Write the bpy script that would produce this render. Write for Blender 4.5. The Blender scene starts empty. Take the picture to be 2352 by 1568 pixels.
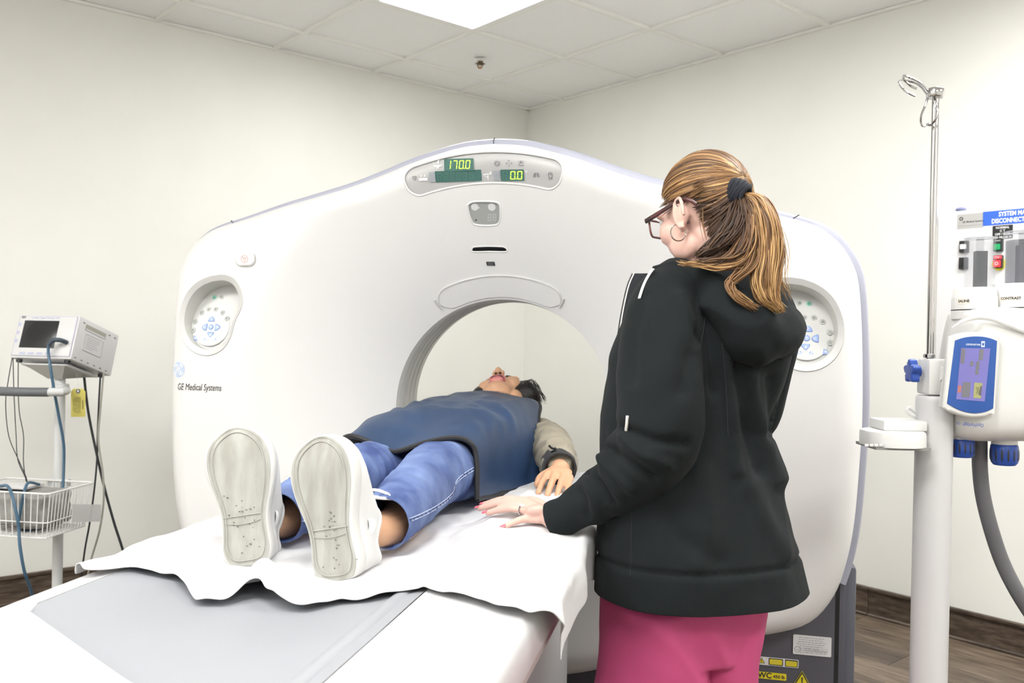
import bpy, bmesh, math, random
from math import sin, cos, pi, radians, sqrt, atan2, hypot, exp
from mathutils import Vector, Matrix, noise, Euler
random.seed(7)
S = bpy.context.scene
C = S.collection

# ---------------------------------------------------------------- camera (fitted to the ceiling grid and the gantry)
FPX, CAM = 2020.0, Vector((0, 0, 1.25))
YAW, PITCH, ROLL = radians(12.5), radians(-0.45), radians(1.1)
_f = Vector((-sin(YAW)*cos(PITCH), cos(YAW)*cos(PITCH), sin(PITCH)))
_r = Vector((cos(YAW), sin(YAW), 0)); _u = _r.cross(_f)
CR = _r*cos(ROLL) + _u*sin(ROLL); CU = -_r*sin(ROLL) + _u*cos(ROLL); CF = _f
cd = bpy.data.cameras.new('camera'); cam = bpy.data.objects.new('camera', cd); C.objects.link(cam)
cd.sensor_width = 36; cd.lens = FPX/2352*36; cd.clip_start = .02
cam.matrix_world = Matrix(((CR.x, CU.x, -CF.x, 0), (CR.y, CU.y, -CF.y, 0), (CR.z, CU.z, -CF.z, CAM.z), (0, 0, 0, 1)))
cd.dof.use_dof = True; cd.dof.focus_distance = 2.0; cd.dof.aperture_fstop = 5.6
S.camera = cam
# ---------------------------------------------------------------- world, view
w = bpy.data.worlds.new('world'); S.world = w; w.use_nodes = True
w.node_tree.nodes['Background'].inputs[0].default_value = (.9, .95, 1, 1)
w.node_tree.nodes['Background'].inputs[1].default_value = .05
S.view_settings.view_transform = 'Standard'; S.view_settings.look = 'None'
S.view_settings.gamma = 1; S.view_settings.use_curve_mapping = False
S.view_settings.exposure = 0.42
PANEL_LIGHT = 19.0          # emission of the ceiling panels' diffusers

# ---------------------------------------------------------------- helpers
def W(px, py, d):
    """point seen at photo pixel (px, py), d metres along the view axis"""
    return CAM + CR*((px-1176)/FPX*d) + CU*((784-py)/FPX*d) + CF*d
def ray(px, py): return CR*((px-1176)/FPX) + CU*((784-py)/FPX) + CF
def Wz(px, py, z):
    d = ray(px, py); return CAM + d*((z-CAM.z)/d.z)
def Wy(px, py, y):
    d = ray(px, py); return CAM + d*((y-CAM.y)/d.y)
def mat(name, col, rough=.5, metal=0, var=0, vscale=8, bump=0, bscale=200, emit=0, ecol=None, trans=0, coat=0, sheen=0, stretch=None, col2=None, alpha=1, sub=0, spec=.5, detail=4):
    m = bpy.data.materials.new(name); m.use_nodes = True
    nt = m.node_tree; b = nt.nodes['Principled BSDF']
    c = tuple(col)+(1,)
    b.inputs['Base Color'].default_value = c; b.inputs['Roughness'].default_value = rough
    b.inputs['Metallic'].default_value = metal; b.inputs['Transmission Weight'].default_value = trans
    b.inputs['Coat Weight'].default_value = coat; b.inputs['Sheen Weight'].default_value = sheen
    b.inputs['Alpha'].default_value = alpha; b.inputs['Specular IOR Level'].default_value = spec
    if sub:
        b.inputs['Subsurface Weight'].default_value = sub; b.inputs['Subsurface Radius'].default_value = (.012, .005, .003); b.inputs['Subsurface Scale'].default_value = 1
    if emit:
        b.inputs['Emission Color'].default_value = tuple(ecol or col)+(1,); b.inputs['Emission Strength'].default_value = emit
    tc = None
    def coords(scale):
        nonlocal tc
        if tc is None: tc = nt.nodes.new('ShaderNodeTexCoord')
        mp = nt.nodes.new('ShaderNodeMapping'); nt.links.new(tc.outputs['Object'], mp.inputs[0])
        if stretch: mp.inputs['Scale'].default_value = stretch
        n = nt.nodes.new('ShaderNodeTexNoise'); n.inputs['Scale'].default_value = scale; n.inputs['Detail'].default_value = detail
        nt.links.new(mp.outputs[0], n.inputs[0]); return n
    if var or col2:
        n = coords(vscale); r = nt.nodes.new('ShaderNodeValToRGB'); nt.links.new(n.outputs['Fac'], r.inputs[0])
        lo = tuple(col2)+(1,) if col2 else tuple(max(0, x*(1-var)) for x in col)+(1,)
        hi = c if col2 else tuple(min(1, x*(1+var)) for x in col)+(1,)
        r.color_ramp.elements[0].position = .35; r.color_ramp.elements[1].position = .65
        r.color_ramp.elements[0].color = lo; r.color_ramp.elements[1].color = hi
        nt.links.new(r.outputs[0], b.inputs['Base Color'])
    if bump:
        n = coords(bscale); bp = nt.nodes.new('ShaderNodeBump'); bp.inputs['Strength'].default_value = bump; bp.inputs['Distance'].default_value = .002
        nt.links.new(n.outputs['Fac'], bp.inputs['Height']); nt.links.new(bp.outputs[0], b.inputs['Normal'])
    return m
def mesh_data(name, v, f, mats, smooth=True, mi=None):
    me = bpy.data.meshes.new(name); me.from_pydata([tuple(p) for p in v], [], f); me.validate()
    for m in (mats if isinstance(mats, (list, tuple)) else [mats]): me.materials.append(m)
    if mi: 
        for p, i in zip(me.polygons, mi): p.material_index = i
    if smooth:
        me.polygons.foreach_set('use_smooth', [True]*len(me.polygons))
    me.update(); return me
def link(name, me, parent=None, loc=None):
    o = bpy.data.objects.new(name, me); C.objects.link(o)
    if parent is not None:
        o.parent = parent
        o.matrix_parent_inverse = PINV.get(parent.name, Matrix()) 
    if loc is not None: o.location = loc
    return o
PINV = {}
def sharp(me, ang=35):
    """hard edges above an angle"""
    bm = bmesh.new(); bm.from_mesh(me)
    for e in bm.edges:
        if len(e.link_faces) == 2: e.smooth = e.calc_face_angle(0) < radians(ang)
    bm.to_mesh(me); bm.free(); return me
def displace(me, fn):
    ns = [v.normal.copy() for v in me.vertices]; co = []
    for v, n in zip(me.vertices, ns): co.extend(v.co+n*fn(v.co, n))
    me.vertices.foreach_set('co', co); me.update()
class G:
    """collects shapes; obj() links them as ONE mesh object"""
    def __init__(s): s.v = []; s.f = []; s.m = []
    def add(s, v, f, mi=0):
        k = len(s.v); s.v += [Vector(p) for p in v]; s.f += [tuple(i+k for i in q) for q in f]; s.m += [mi]*len(f); return s
    def xf(s, M, start=0):
        for i in range(start, len(s.v)): s.v[i] = M @ s.v[i]
        return s
    def box(s, c, d, bev=0, M=None, mi=0, seg=2):
        bm = bmesh.new(); bmesh.ops.create_cube(bm, size=1)
        for v in bm.verts: v.co = Vector((v.co.x*d[0], v.co.y*d[1], v.co.z*d[2]))
        if bev: bmesh.ops.bevel(bm, geom=bm.edges[:], offset=bev, segments=seg, affect='EDGES', profile=.6)
        bm.verts.index_update()
        vs = [(M @ v.co if M else v.co) + Vector(c) for v in bm.verts]; fs = [tuple(x.index for x in f.verts) for f in bm.faces]
        bm.free(); return s.add(vs, fs, mi)
    def tube(s, path, r, n=10, closed=False, cap=True, mi=0, flat=1.0, up=None):
        P = [Vector(p) for p in path]; N = len(P); rr = r if isinstance(r, (list, tuple)) else [r]*N
        T = []
        for i in range(N):
            a = P[i-1] if (i or closed) else P[i]; b = P[(i+1) % N] if (i < N-1 or closed) else P[i]
            T.append((b-a).normalized())
        x = Vector(up) if up is not None else (Vector((0, 0, 1)) if abs(T[0].z) < .9 else Vector((1, 0, 0)))
        k = len(s.v); vs = []
        for i in range(N):
            if up is not None: x = Vector(up)
            x = (x - T[i]*x.dot(T[i])).normalized(); y = T[i].cross(x)
            for j in range(n):
                a = 2*pi*j/n; vs.append(P[i] + (x*cos(a)*flat + y*sin(a))*rr[i])
        fs = []
        for i in range(N if closed else N-1):
            for j in range(n):
                a, b = i*n+j, i*n+(j+1) % n; c, d = ((i+1) % N)*n+(j+1) % n, ((i+1) % N)*n+j
                fs.append((a, b, c, d))
        if cap and not closed: fs += [tuple(range(n))[::-1], tuple((N-1)*n+j for j in range(n))]
        return s.add(vs, fs, mi)
    def lathe(s, prof, c=(0, 0, 0), M=None, n=32, mi=0):
        """prof [(r, h)] turned about local z, then M, then moved to c"""
        vs = []; fs = []
        for r, h in prof:
            for j in range(n):
                a = 2*pi*j/n; p = Vector((r*cos(a), r*sin(a), h)); vs.append((M @ p if M else p) + Vector(c))
        for i in range(len(prof)-1):
            for j in range(n): fs.append((i*n+j, i*n+(j+1) % n, (i+1)*n+(j+1) % n, (i+1)*n+j))
        if prof[0][0] > 1e-6: fs.append(tuple(range(n))[::-1])
        if prof[-1][0] > 1e-6: fs.append(tuple((len(prof)-1)*n+j for j in range(n)))
        return s.add(vs, fs, mi)
    def loft(s, rings, cap=True, mi=0, closed=True):
        n = len(rings[0]); vs = [p for r in rings for p in r]; fs = []
        for i in range(len(rings)-1):
            for j in range(n if closed else n-1):
                fs.append((i*n+j, i*n+(j+1) % n, (i+1)*n+(j+1) % n, (i+1)*n+j))
        if cap and closed: fs += [tuple(range(n))[::-1], tuple((len(rings)-1)*n+j for j in range(n))]
        return s.add(vs, fs, mi)
    def prism(s, pts, M, h, bev=0, mi=0):
        """outline pts (x, y) raised by h along local z, placed by M"""
        bm = bmesh.new(); vs = [bm.verts.new((x, y, 0)) for x, y in pts]; f = bm.faces.new(vs)
        r = bmesh.ops.extrude_face_region(bm, geom=[f]); top = [g for g in r['geom'] if isinstance(g, bmesh.types.BMVert)]
        for v in top: v.co.z += h
        if bev:
            es = [e for e in bm.edges if all(v.co.z > h-1e-6 for v in e.verts)]
            bmesh.ops.bevel(bm, geom=es, offset=bev, segments=2, affect='EDGES', profile=.6)
        bmesh.ops.recalc_face_normals(bm, faces=bm.faces[:])
        bm.verts.index_update(); v2 = [M @ v.co for v in bm.verts]; f2 = [tuple(x.index for x in q.verts) for q in bm.faces]; bm.free()
        return s.add(v2, f2, mi)
    def sphere(s, c, r, M=None, n=16, m=10, mi=0):
        r = r if isinstance(r, (tuple, list)) else (r, r, r); vs = []; fs = []
        for i in range(m+1):
            t = pi*i/m
            for j in range(n):
                a = 2*pi*j/n; p = Vector((r[0]*sin(t)*cos(a), r[1]*sin(t)*sin(a), r[2]*cos(t)))
                vs.append((M @ p if M else p) + Vector(c))
        for i in range(m):
            for j in range(n): fs.append((i*n+j, (i+1)*n+j, (i+1)*n+(j+1) % n, i*n+(j+1) % n))
        return s.add(vs, fs, mi)
    def data(s, name, mats, smooth=True, ang=40, weld=True):
        me = mesh_data(name, s.v, s.f, mats, smooth, s.m)
        bm = bmesh.new(); bm.from_mesh(me)
        if weld: bmesh.ops.remove_doubles(bm, verts=bm.verts[:], dist=1e-6)
        bmesh.ops.recalc_face_normals(bm, faces=bm.faces[:])
        if smooth and ang:
            for e in bm.edges:
                if len(e.link_faces) == 2: e.smooth = e.calc_face_angle(0) < radians(ang)
        bm.to_mesh(me); bm.free(); return me
    def obj(s, name, mats, parent=None, smooth=True, ang=40, label=None):
        o = link(name, s.data(name, mats, smooth, ang), parent)
        if label: o['label'] = label
        return o
def tag(o, label, cat, group=None):
    o['label'] = label; o['category'] = cat
    if group: o['group'] = group
    return o
def thing(name, loc, label, cat, group=None):
    o = bpy.data.objects.new(name, None); C.objects.link(o); o.location = loc; o.empty_display_size = .1
    PINV[o.name] = Matrix.Translation(-Vector(loc))
    return tag(o, label, cat, group)
def struct(o): o['kind'] = 'structure'; return o
def evaluated(me, mods, name):
    """mesh after a list of (type, {settings}) modifiers"""
    o = bpy.data.objects.new('tmp', me); C.objects.link(o)
    for t, kw in mods:
        m = o.modifiers.new(t, t)
        for k, val in kw.items(): setattr(m, k, val)
    dg = bpy.context.evaluated_depsgraph_get(); dg.update()
    r = bpy.data.meshes.new_from_object(o.evaluated_get(dg)); r.name = name
    bpy.data.objects.remove(o); return r
def blend(g, voxel, smooth=6, fac=.5, name='body', mats=None):
    """overlapping shapes grown together into one continuous surface"""
    me = mesh_data(name, g.v, g.f, [], False)
    bm = bmesh.new(); bm.from_mesh(me); bmesh.ops.recalc_face_normals(bm, faces=bm.faces[:]); bm.to_mesh(me); bm.free()
    r = evaluated(me, [('REMESH', dict(mode='VOXEL', voxel_size=voxel)), ('SMOOTH', dict(factor=fac, iterations=smooth))], name)
    for m in (mats if isinstance(mats, (list, tuple)) else [mats]): r.materials.append(m)
    r.polygons.foreach_set('use_smooth', [True]*len(r.polygons)); return r
def text_mesh(txt, size, mat_, name='lettering', align='CENTER', shear=0, width=1.0, extr=.0004, bold=0, spacing=1.0):
    cu = bpy.data.curves.new(name, 'FONT'); cu.body = txt; cu.size = size; cu.align_x = align; cu.align_y = 'CENTER'
    cu.extrude = extr; cu.shear = shear; cu.offset = bold; cu.space_character = spacing; cu.resolution_u = 3
    o = bpy.data.objects.new('tmp', cu); C.objects.link(o)
    dg = bpy.context.evaluated_depsgraph_get(); dg.update()
    me = bpy.data.meshes.new_from_object(o.evaluated_get(dg)); me.name = name; bpy.data.objects.remove(o)
    for v in me.vertices: v.co.x *= width
    me.materials.clear(); me.materials.append(mat_); return me
def put_text(me, M, parent, name='lettering'):
    me.transform(M); return link(name, me, parent)
def frame(o, x, y):
    """matrix with local x, y axes and origin o"""
    x = Vector(x).normalized(); y = Vector(y); y = (y-x*y.dot(x)).normalized(); z = x.cross(y); o = Vector(o)
    return Matrix(((x.x, y.x, z.x, o.x), (x.y, y.y, z.y, o.y), (x.z, y.z, z.z, o.z), (0, 0, 0, 1)))
def smoothstep(a, b, x):
    t = max(0, min(1, (x-a)/(b-a))); return t*t*(3-2*t)
def lerp(a, b, t): return a+(b-a)*t
def interp(tab, x):
    """piecewise linear table [(x, y...)]"""
    if x <= tab[0][0]: return tab[0][1]
    for (a, p), (b, q) in zip(tab, tab[1:]):
        if x <= b: t = (x-a)/(b-a); return p+(q-p)*t
    return tab[-1][1]
def spline(pts, n):
    """Catmull-Rom through pts (Vectors), n samples per span"""
    P = [Vector(p) for p in pts]; P = [P[0]*2-P[1]]+P+[P[-1]*2-P[-2]]; out = []
    for i in range(1, len(P)-2):
        a, b, c, d = P[i-1:i+3]
        for k in range(n):
            t = k/n; out.append(.5*((2*b)+(c-a)*t+(2*a-5*b+4*c-d)*t*t+(3*b-a-3*c+d)*t**3))
    out.append(P[-2]); return out
def rrect(w, h, r, n=6):
    out = []
    for cx, cy, a0 in ((w/2-r, h/2-r, 0), (-w/2+r, h/2-r, pi/2), (-w/2+r, -h/2+r, pi), (w/2-r, -h/2+r, 3*pi/2)):
        for k in range(n+1): a = a0+pi/2*k/n; out.append((cx+r*cos(a), cy+r*sin(a)))
    return out
def circle(r, n=24, cx=0, cy=0): return [(cx+r*cos(2*pi*k/n), cy+r*sin(2*pi*k/n)) for k in range(n)]
# ================================================================= THE ROOM
M_wall = mat('wall_paint', (.85, .85, .81), .55, var=.012, vscale=3, bump=.05, bscale=260)
M_tile = mat('ceiling_tile', (.96, .96, .955), .9, col2=(.91, .91, .905), vscale=240, bump=.25, bscale=320)
M_grid = mat('ceiling_grid', (.90, .895, .86), .5)
M_white = mat('white_enamel', (.9, .9, .89), .4)
M_diff = mat('light_diffuser', (1, 1, 1), .5, emit=PANEL_LIGHT, ecol=(1, .99, .965))
CX, CY, TH, HC = -1.193, 5.756, radians(-37.304), 2.742        # room corner, direction of the right wall, ceiling
VD = Vector((cos(TH), sin(TH), 0)); UD = Vector((sin(TH), -cos(TH), 0))
RM = Matrix.Translation((CX, CY, 0)) @ Matrix.Rotation(TH, 4, 'Z')      # room frame: x along right wall, -y along left wall
UL, VL = 6.4, 6.9
def rp(u, v, z=0): return Vector((CX, CY, z)) + UD*u + VD*v
def slab(name, a, b, m):
    """room-aligned box between (u, v, z) corners"""
    g = G(); c = [(a[i]+b[i])/2 for i in range(3)]
    g.box((0, 0, 0), (abs(b[1]-a[1]), abs(b[0]-a[0]), abs(b[2]-a[2])))
    me = g.data(name, m, False); o = link(name, me); o.matrix_world = RM @ Matrix.Translation((c[1], -c[0], c[2])); return o
struct(slab('wall_left', (-.1, -.12, 0), (UL+.1, 0, HC+.15), M_wall))
struct(slab('wall_right', (-.12, 0, 0), (0, VL+.1, HC+.15), M_wall))
struct(slab('wall_back', (UL, 0, 0), (UL+.12, VL+.1, HC+.15), M_wall))
struct(slab('wall_far', (0, VL, 0), (UL, VL+.12, HC+.15), M_wall))
ceil = struct(slab('ceiling', (0, 0, HC+.1), (UL, VL, HC+.15), M_grid))
ue = [0]+[.593+.6096*k for k in range(20) if .593+.6096*k < UL-.05]+[UL]
ve = [0]+[.354+.6096*k for k in range(20) if .354+.6096*k < VL-.05]+[VL]
# T-bars
g = G()
for u in ue[1:-1]: g.box((VL/2, -u, HC-.001+.008), (VL, .023, .016))
for v in ve[1:-1]: g.box((v, -UL/2, HC-.001+.0081), (.023, UL, .016))
for a, b, c, d in ((VL/2, -.011, VL, .022), (VL/2, -UL+.011, VL, .022), (.011, -UL/2, .022, UL), (VL-.011, -UL/2, .022, UL)): g.box((a, b, HC+.006), (c, d, .012))
o = link('ceiling_grid', g.data('ceiling_grid', M_grid, False), ceil); o.matrix_parent_inverse = ceil.matrix_world.inverted(); o.matrix_basis = RM
lights = [(2, 3, 2), (7, 9, 4), (1, 3, 6), (5, 7, 6), (1, 3, 9), (5, 7, 9), (9, 11, 3), (9, 11, 7)]  # first is seen; the rest are unseen, some added to brighten the walls
lit = {(i, j) for a, b, j in lights for i in range(a, b)}
tiles = {}
for i in range(len(ue)-1):
    for j in range(len(ve)-1):
        if (i, j) in lit: continue
        du, dv = round(ue[i+1]-ue[i]-.012, 4), round(ve[j+1]-ve[j]-.012, 4)
        if (du, dv) not in tiles:
            gg = G().box((0, 0, 0), (dv, du, .016), .004, seg=1); tiles[du, dv] = gg.data('ceiling_tile', M_tile, False)
        o = link('ceiling_tile', tiles[du, dv], ceil); o.matrix_parent_inverse = ceil.matrix_world.inverted()
        o.matrix_basis = RM @ Matrix.Translation(((ve[j]+ve[j+1])/2, -(ue[i]+ue[i+1])/2, HC+.0215))
for k, (i0, i1, j) in enumerate(lights):
    du, dv = ue[i1]-ue[i0]-.024, ve[j+1]-ve[j]-.024; uc, vc = (ue[i0]+ue[i1])/2, (ve[j]+ve[j+1])/2
    t = thing('ceiling_light', rp(uc, vc, HC), 'recessed ceiling light panel with a glowing white diffuser, in line with the sprinkler' if k == 0 else 'recessed fluorescent ceiling light panel out of view, placed to light the room', 'light', 'ceiling light panels')
    fr = G()
    for s in (-1, 1):
        fr.box((0, s*(du/2-.014), .012), (dv, .028, .03), .004); fr.box((s*(dv/2-.014), 0, .012), (.028, du-.056, .03), .004)
    fr.box((0, 0, .05), (dv, du, .006))
    B = Matrix.Rotation(TH, 4, 'Z')
    o = link('frame', fr.data('frame', M_white, False), t); o.matrix_parent_inverse = Matrix(); o.matrix_basis = B
    o = link('diffuser', G().box((0, 0, .016), (dv-.058, du-.058, .01), .003).data('diffuser', M_diff, False), t); o.matrix_parent_inverse = Matrix(); o.matrix_basis = B
# wood: planks of vinyl
def wood(name, cols, sc):
    m = bpy.data.materials.new(name); m.use_nodes = True; nt = m.node_tree; b = nt.nodes['Principled BSDF']
    tc = nt.nodes.new('ShaderNodeTexCoord'); oi = nt.nodes.new('ShaderNodeObjectInfo'); mp = nt.nodes.new('ShaderNodeMapping'); mp.inputs['Scale'].default_value = sc
    ad = nt.nodes.new('ShaderNodeVectorMath'); ad.operation = 'ADD'; cb = nt.nodes.new('ShaderNodeCombineXYZ')
    mu = nt.nodes.new('ShaderNodeMath'); mu.operation = 'MULTIPLY'; mu.inputs[1].default_value = 37
    nt.links.new(oi.outputs['Random'], mu.inputs[0]); nt.links.new(mu.outputs[0], cb.inputs[0]); nt.links.new(mu.outputs[0], cb.inputs[1])
    nt.links.new(tc.outputs['Object'], ad.inputs[0]); nt.links.new(cb.outputs[0], ad.inputs[1]); nt.links.new(ad.outputs[0], mp.inputs[0])
    n = nt.nodes.new('ShaderNodeTexNoise'); n.inputs['Scale'].default_value = 4; n.inputs['Detail'].default_value = 7; n.inputs['Roughness'].default_value = .62
    nt.links.new(mp.outputs[0], n.inputs[0])
    r = nt.nodes.new('ShaderNodeValToRGB'); cr = r.color_ramp
    cr.elements[0].position = .3; cr.elements[0].color = cols[0]+(1,); cr.elements[1].position = .72; cr.elements[1].color = cols[2]+(1,)
    e = cr.elements.new(.5); e.color = cols[1]+(1,)
    nt.links.new(n.outputs['Fac'], r.inputs[0])
    hs = nt.nodes.new('ShaderNodeHueSaturation'); ma = nt.nodes.new('ShaderNodeMapRange'); ma.inputs[3].default_value = .62; ma.inputs[4].default_value = 1.35
    nt.links.new(oi.outputs['Random'], ma.inputs[0]); nt.links.new(ma.outputs[0], hs.inputs['Value']); nt.links.new(r.outputs[0], hs.inputs['Color'])
    nt.links.new(hs.outputs[0], b.inputs['Base Color']); b.inputs['Roughness'].default_value = .45
    bp = nt.nodes.new('ShaderNodeBump'); bp.inputs['Strength'].default_value = .15; bp.inputs['Distance'].default_value = .002
    nt.links.new(n.outputs['Fac'], bp.inputs['Height']); nt.links.new(bp.outputs[0], b.inputs['Normal']); return m
M_plank = wood('vinyl_plank', ((.048, .034, .025), (.12, .09, .066), (.225, .175, .132)), (1.2, 14, 1))
M_base = wood('baseboard_wood', ((.025, .017, .012), (.075, .054, .04), (.15, .115, .085)), (2.5, 14, 14))
M_seam = mat('floor_seam', (.02, .015, .012), .7)
floor = struct(slab('floor', (0, 0, -.1), (UL, VL, -.006), M_seam))
pl = G().box((0, 0, 0), (1.217, .1775, .006), .0012, seg=1).data('plank', M_plank, False)
plh = {}
rows = int(UL/.179)+1
for i in range(rows):
    off = (i*.43) % 1.22
    v = -off; 
    while v < VL:
        a, b = max(v, 0), min(v+1.22, VL); u0, u1 = i*.179, min(i*.179+.179, UL)
        if b-a > .05:
            key = (round(b-a, 3), round(u1-u0, 3))
            if key not in plh: plh[key] = G().box((0, 0, 0), (key[0]-.002, key[1]-.0015, .006), .0012, seg=1).data('plank', M_plank, False)
            o = link('plank', plh[key], floor); o.matrix_parent_inverse = floor.matrix_world.inverted()
            o.matrix_basis = RM @ Matrix.Translation(((a+b)/2, -(u0+u1)/2, -.003))
        v += 1.22
def baseboard(name, L, horiz):
    base = None
    n = int(L/1.22)+1
    root = None
    for k in range(n):
        a, b = k*1.22, min((k+1)*1.22, L)
        g = G(); ln = b-a
        g.box((0, 0, 0), (ln-.0015, .012, .128), .003, seg=1); g.box((0, -.008, .058), (ln-.0015, .016, .018), .004, seg=1); g.box((0, -.008, -.060), (ln-.0015, .018, .014), .005, seg=1)
        o = bpy.data.objects.new(name if root is None else 'board', g.data('board', M_base, False)); C.objects.link(o)
        if horiz: Mx = RM @ Matrix.Translation(((a+b)/2, -.007, .066))
        else: Mx = RM @ Matrix.Translation((.007, -(a+b)/2, .066)) @ Matrix.Rotation(pi/2, 4, 'Z')
        if root is None: root = struct(o); o.matrix_world = Mx
        else: o.parent = root; o.matrix_parent_inverse = root.matrix_world.inverted(); o.matrix_basis = Mx
    return root
bpy.context.view_layer.update()
baseboard('baseboard_right', VL, True); baseboard('baseboard_left', UL, False)
# sprinkler
M_brass = mat('aged_brass', (.16, .10, .06), .4, .8); M_bulb = mat('orange_bulb', (.75, .32, .08), .2)
p = Wz(1103, 138, HC)
t = thing('fire_sprinkler', p, 'small bronze fire sprinkler head hanging from a ceiling tile', 'sprinkler')
G().lathe([(.032, .002), (.032, -.002), (.026, -.006), (.018, -.009), (.0, -.009)], p).obj('escutcheon', M_white, t)
g = G().lathe([(.013, -.008), (.013, -.022), (.009, -.026), (.0, -.026)], p)
for s in (-1, 1): g.tube([p+Vector((s*.011, 0, -.018)), p+Vector((s*.015, 0, -.03)), p+Vector((s*.004, 0, -.046))], .003, 6)
g.obj('frame', M_brass, t)
g = G().lathe([(.0, -.018), (.023, -.019), (.023, -.021), (.0, -.022)], p, n=12)
for k in range(8): a = k*pi/4; g.box(p+Vector((cos(a)*.024, sin(a)*.024, -.02)), (.011, .005, .002), M=Matrix.Rotation(a, 3, 'Z'))
g.obj('deflector', M_brass, t)
G().sphere(p+Vector((0, 0, -.04)), (.005, .005, .009), n=8, m=6).obj('bulb', M_bulb, t)
# ================================================================= CT GANTRY
M_cover = mat('gantry_plastic', (.735, .735, .73), .32, var=.006, vscale=2)
M_trim = mat('grey_trim', (.36, .37, .45), .38)
M_base_g = mat('dark_grey_base', (.085, .085, .105), .5, bump=.08, bscale=400)
M_black = mat('black_plastic', (.012, .013, .016), .35)
M_pgrey = mat('panel_grey', (.47, .47, .47), .35); M_pgrey2 = mat('indicator_grey', (.34, .35, .34), .3)
M_rim = mat('panel_rim', (.60, .60, .595), .35); M_key = mat('keypad_film', (.62, .63, .62), .4)
M_btn = mat('button_grey', (.50, .52, .50), .35); M_btnring = mat('button_edge', (.38, .39, .37), .5)
M_blue_b = mat('button_blue', (.32, .43, .78), .35); M_blue_d = mat('button_blue_edge', (.16, .24, .55), .4); M_green_b = mat('button_green', (.25, .62, .5), .35)
M_ink = mat('dark_ink', (.03, .03, .035), .5); M_lite = mat('pale_print', (.85, .86, .86), .4); M_faint = mat('faint_print', (.24, .24, .25), .4)
GX, GZ = -.64, 1.007
half = [(0, 1.825), (.09, 1.818), (.17, 1.80), (.263, 1.772), (.353, 1.738), (.45, 1.705), (.55, 1.678), (.68, 1.645), (.82, 1.603), (.89, 1.585), (.95, 1.56), (1.0, 1.515), (1.035, 1.455), (1.05, 1.39), (1.06, 1.25), (1.065, 1.06), (1.062, .95), (1.05, .75), (1.03, .63), (1.0, .54), (.945, .467), (.866, .43), (.75, .40), (.6, .36), (.45, .305), (.3, .255), (.15, .225), (0, .215)]
hs = spline([Vector((x, 0, z)) for x, z in half], 6)
outl = [(p.x, p.z-GZ) for p in hs]
angs = [atan2(x, z) for x, z in outl]          # 0 at top, pi at bottom
def Rout(th):
    a = abs(((th+pi) % (2*pi))-pi)
    for k in range(len(angs)-1):
        if angs[k] <= a <= angs[k+1]+1e-9:
            t = (a-angs[k])/max(1e-9, angs[k+1]-angs[k]); return lerp(hypot(*outl[k]), hypot(*outl[k+1]), t)
    return hypot(*outl[-1])
RB, RBELL, YF, YB = .355, .800, 2.50, 2.745
def softplus(x, k): return k*math.log1p(exp(min(40, x/k))) if x/k < 40 else x
def ysurf(r, th):
    """depth of the front cover at polar (r, th) around the bore"""
    R = Rout(th); t = softplus((RBELL-r)/(RBELL-RB), .025)
    y = YF + (YB-YF)*(.80*t+.20*t*t)
    e = min(1, max(0, 1-(R-r)/.085)); y = y + .10*(1-sqrt(max(0, 1-e*e)))*1.0
    # swelling crest over the top
    return y
def on_cover(gx, z, off=0):
    r = hypot(gx, z-GZ); th = atan2(gx, z-GZ); return Vector((GX+gx, ysurf(r, th)-off, z))
def cover_pt(px, py, off=0):
    """where the view ray through a photo pixel meets the front cover"""
    d = ray(px, py); a, b = 2.0, 3.2
    def h(t):
        p = CAM+d*t; r = hypot(p.x-GX, p.z-GZ); return p.y-ysurf(r, atan2(p.x-GX, p.z-GZ))
    t = 2.2
    for k in range(60):
        v = h(t)
        t -= v*.7
    p = CAM+d*t; p.y -= off; return p
def normal_at(p):
    e = .004; f = lambda x, z: ysurf(hypot(x-GX, z-GZ), atan2(x-GX, z-GZ))
    dx = (f(p.x+e, p.z)-f(p.x-e, p.z))/(2*e); dz = (f(p.x, p.z+e)-f(p.x, p.z-e))/(2*e); return Vector((dx, -1, dz)).normalized()
gantry = thing('ct_gantry', (GX, 2.8, 0), 'large white ring-shaped scanner gantry with a grey edge band and dark base', 'scanner')
NT = 288
ths = [2*pi*k/NT for k in range(NT)]
rings = []
NR = 66
for i in range(NR+1):
    s = i/NR; ring = []
    for th in ths:
        R = Rout(th); r = RB+(R-RB)*(1-(1-s)**1.6); ring.append(Vector((GX+r*sin(th), ysurf(r, th), GZ+r*cos(th))))
    rings.append(ring)
rings.append([Vector((GX+Rout(t)*sin(t), YF+.17, GZ+Rout(t)*cos(t))) for t in ths])
rings.append([Vector((GX+(Rout(t)-.05)*sin(t), YF+.17, GZ+(Rout(t)-.05)*cos(t))) for t in ths])
rings.append([Vector((GX+(RB+.045)*sin(t), YB+.07, GZ+(RB+.045)*cos(t))) for t in ths])
rings.append([Vector((GX+(RB+.004)*sin(t), YB+.03, GZ+(RB+.004)*cos(t))) for t in ths])
rings.append(rings[0])
g = G(); g.loft(rings, cap=False)
cover_me = g.data('front_cover', M_cover, True, 30)
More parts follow.
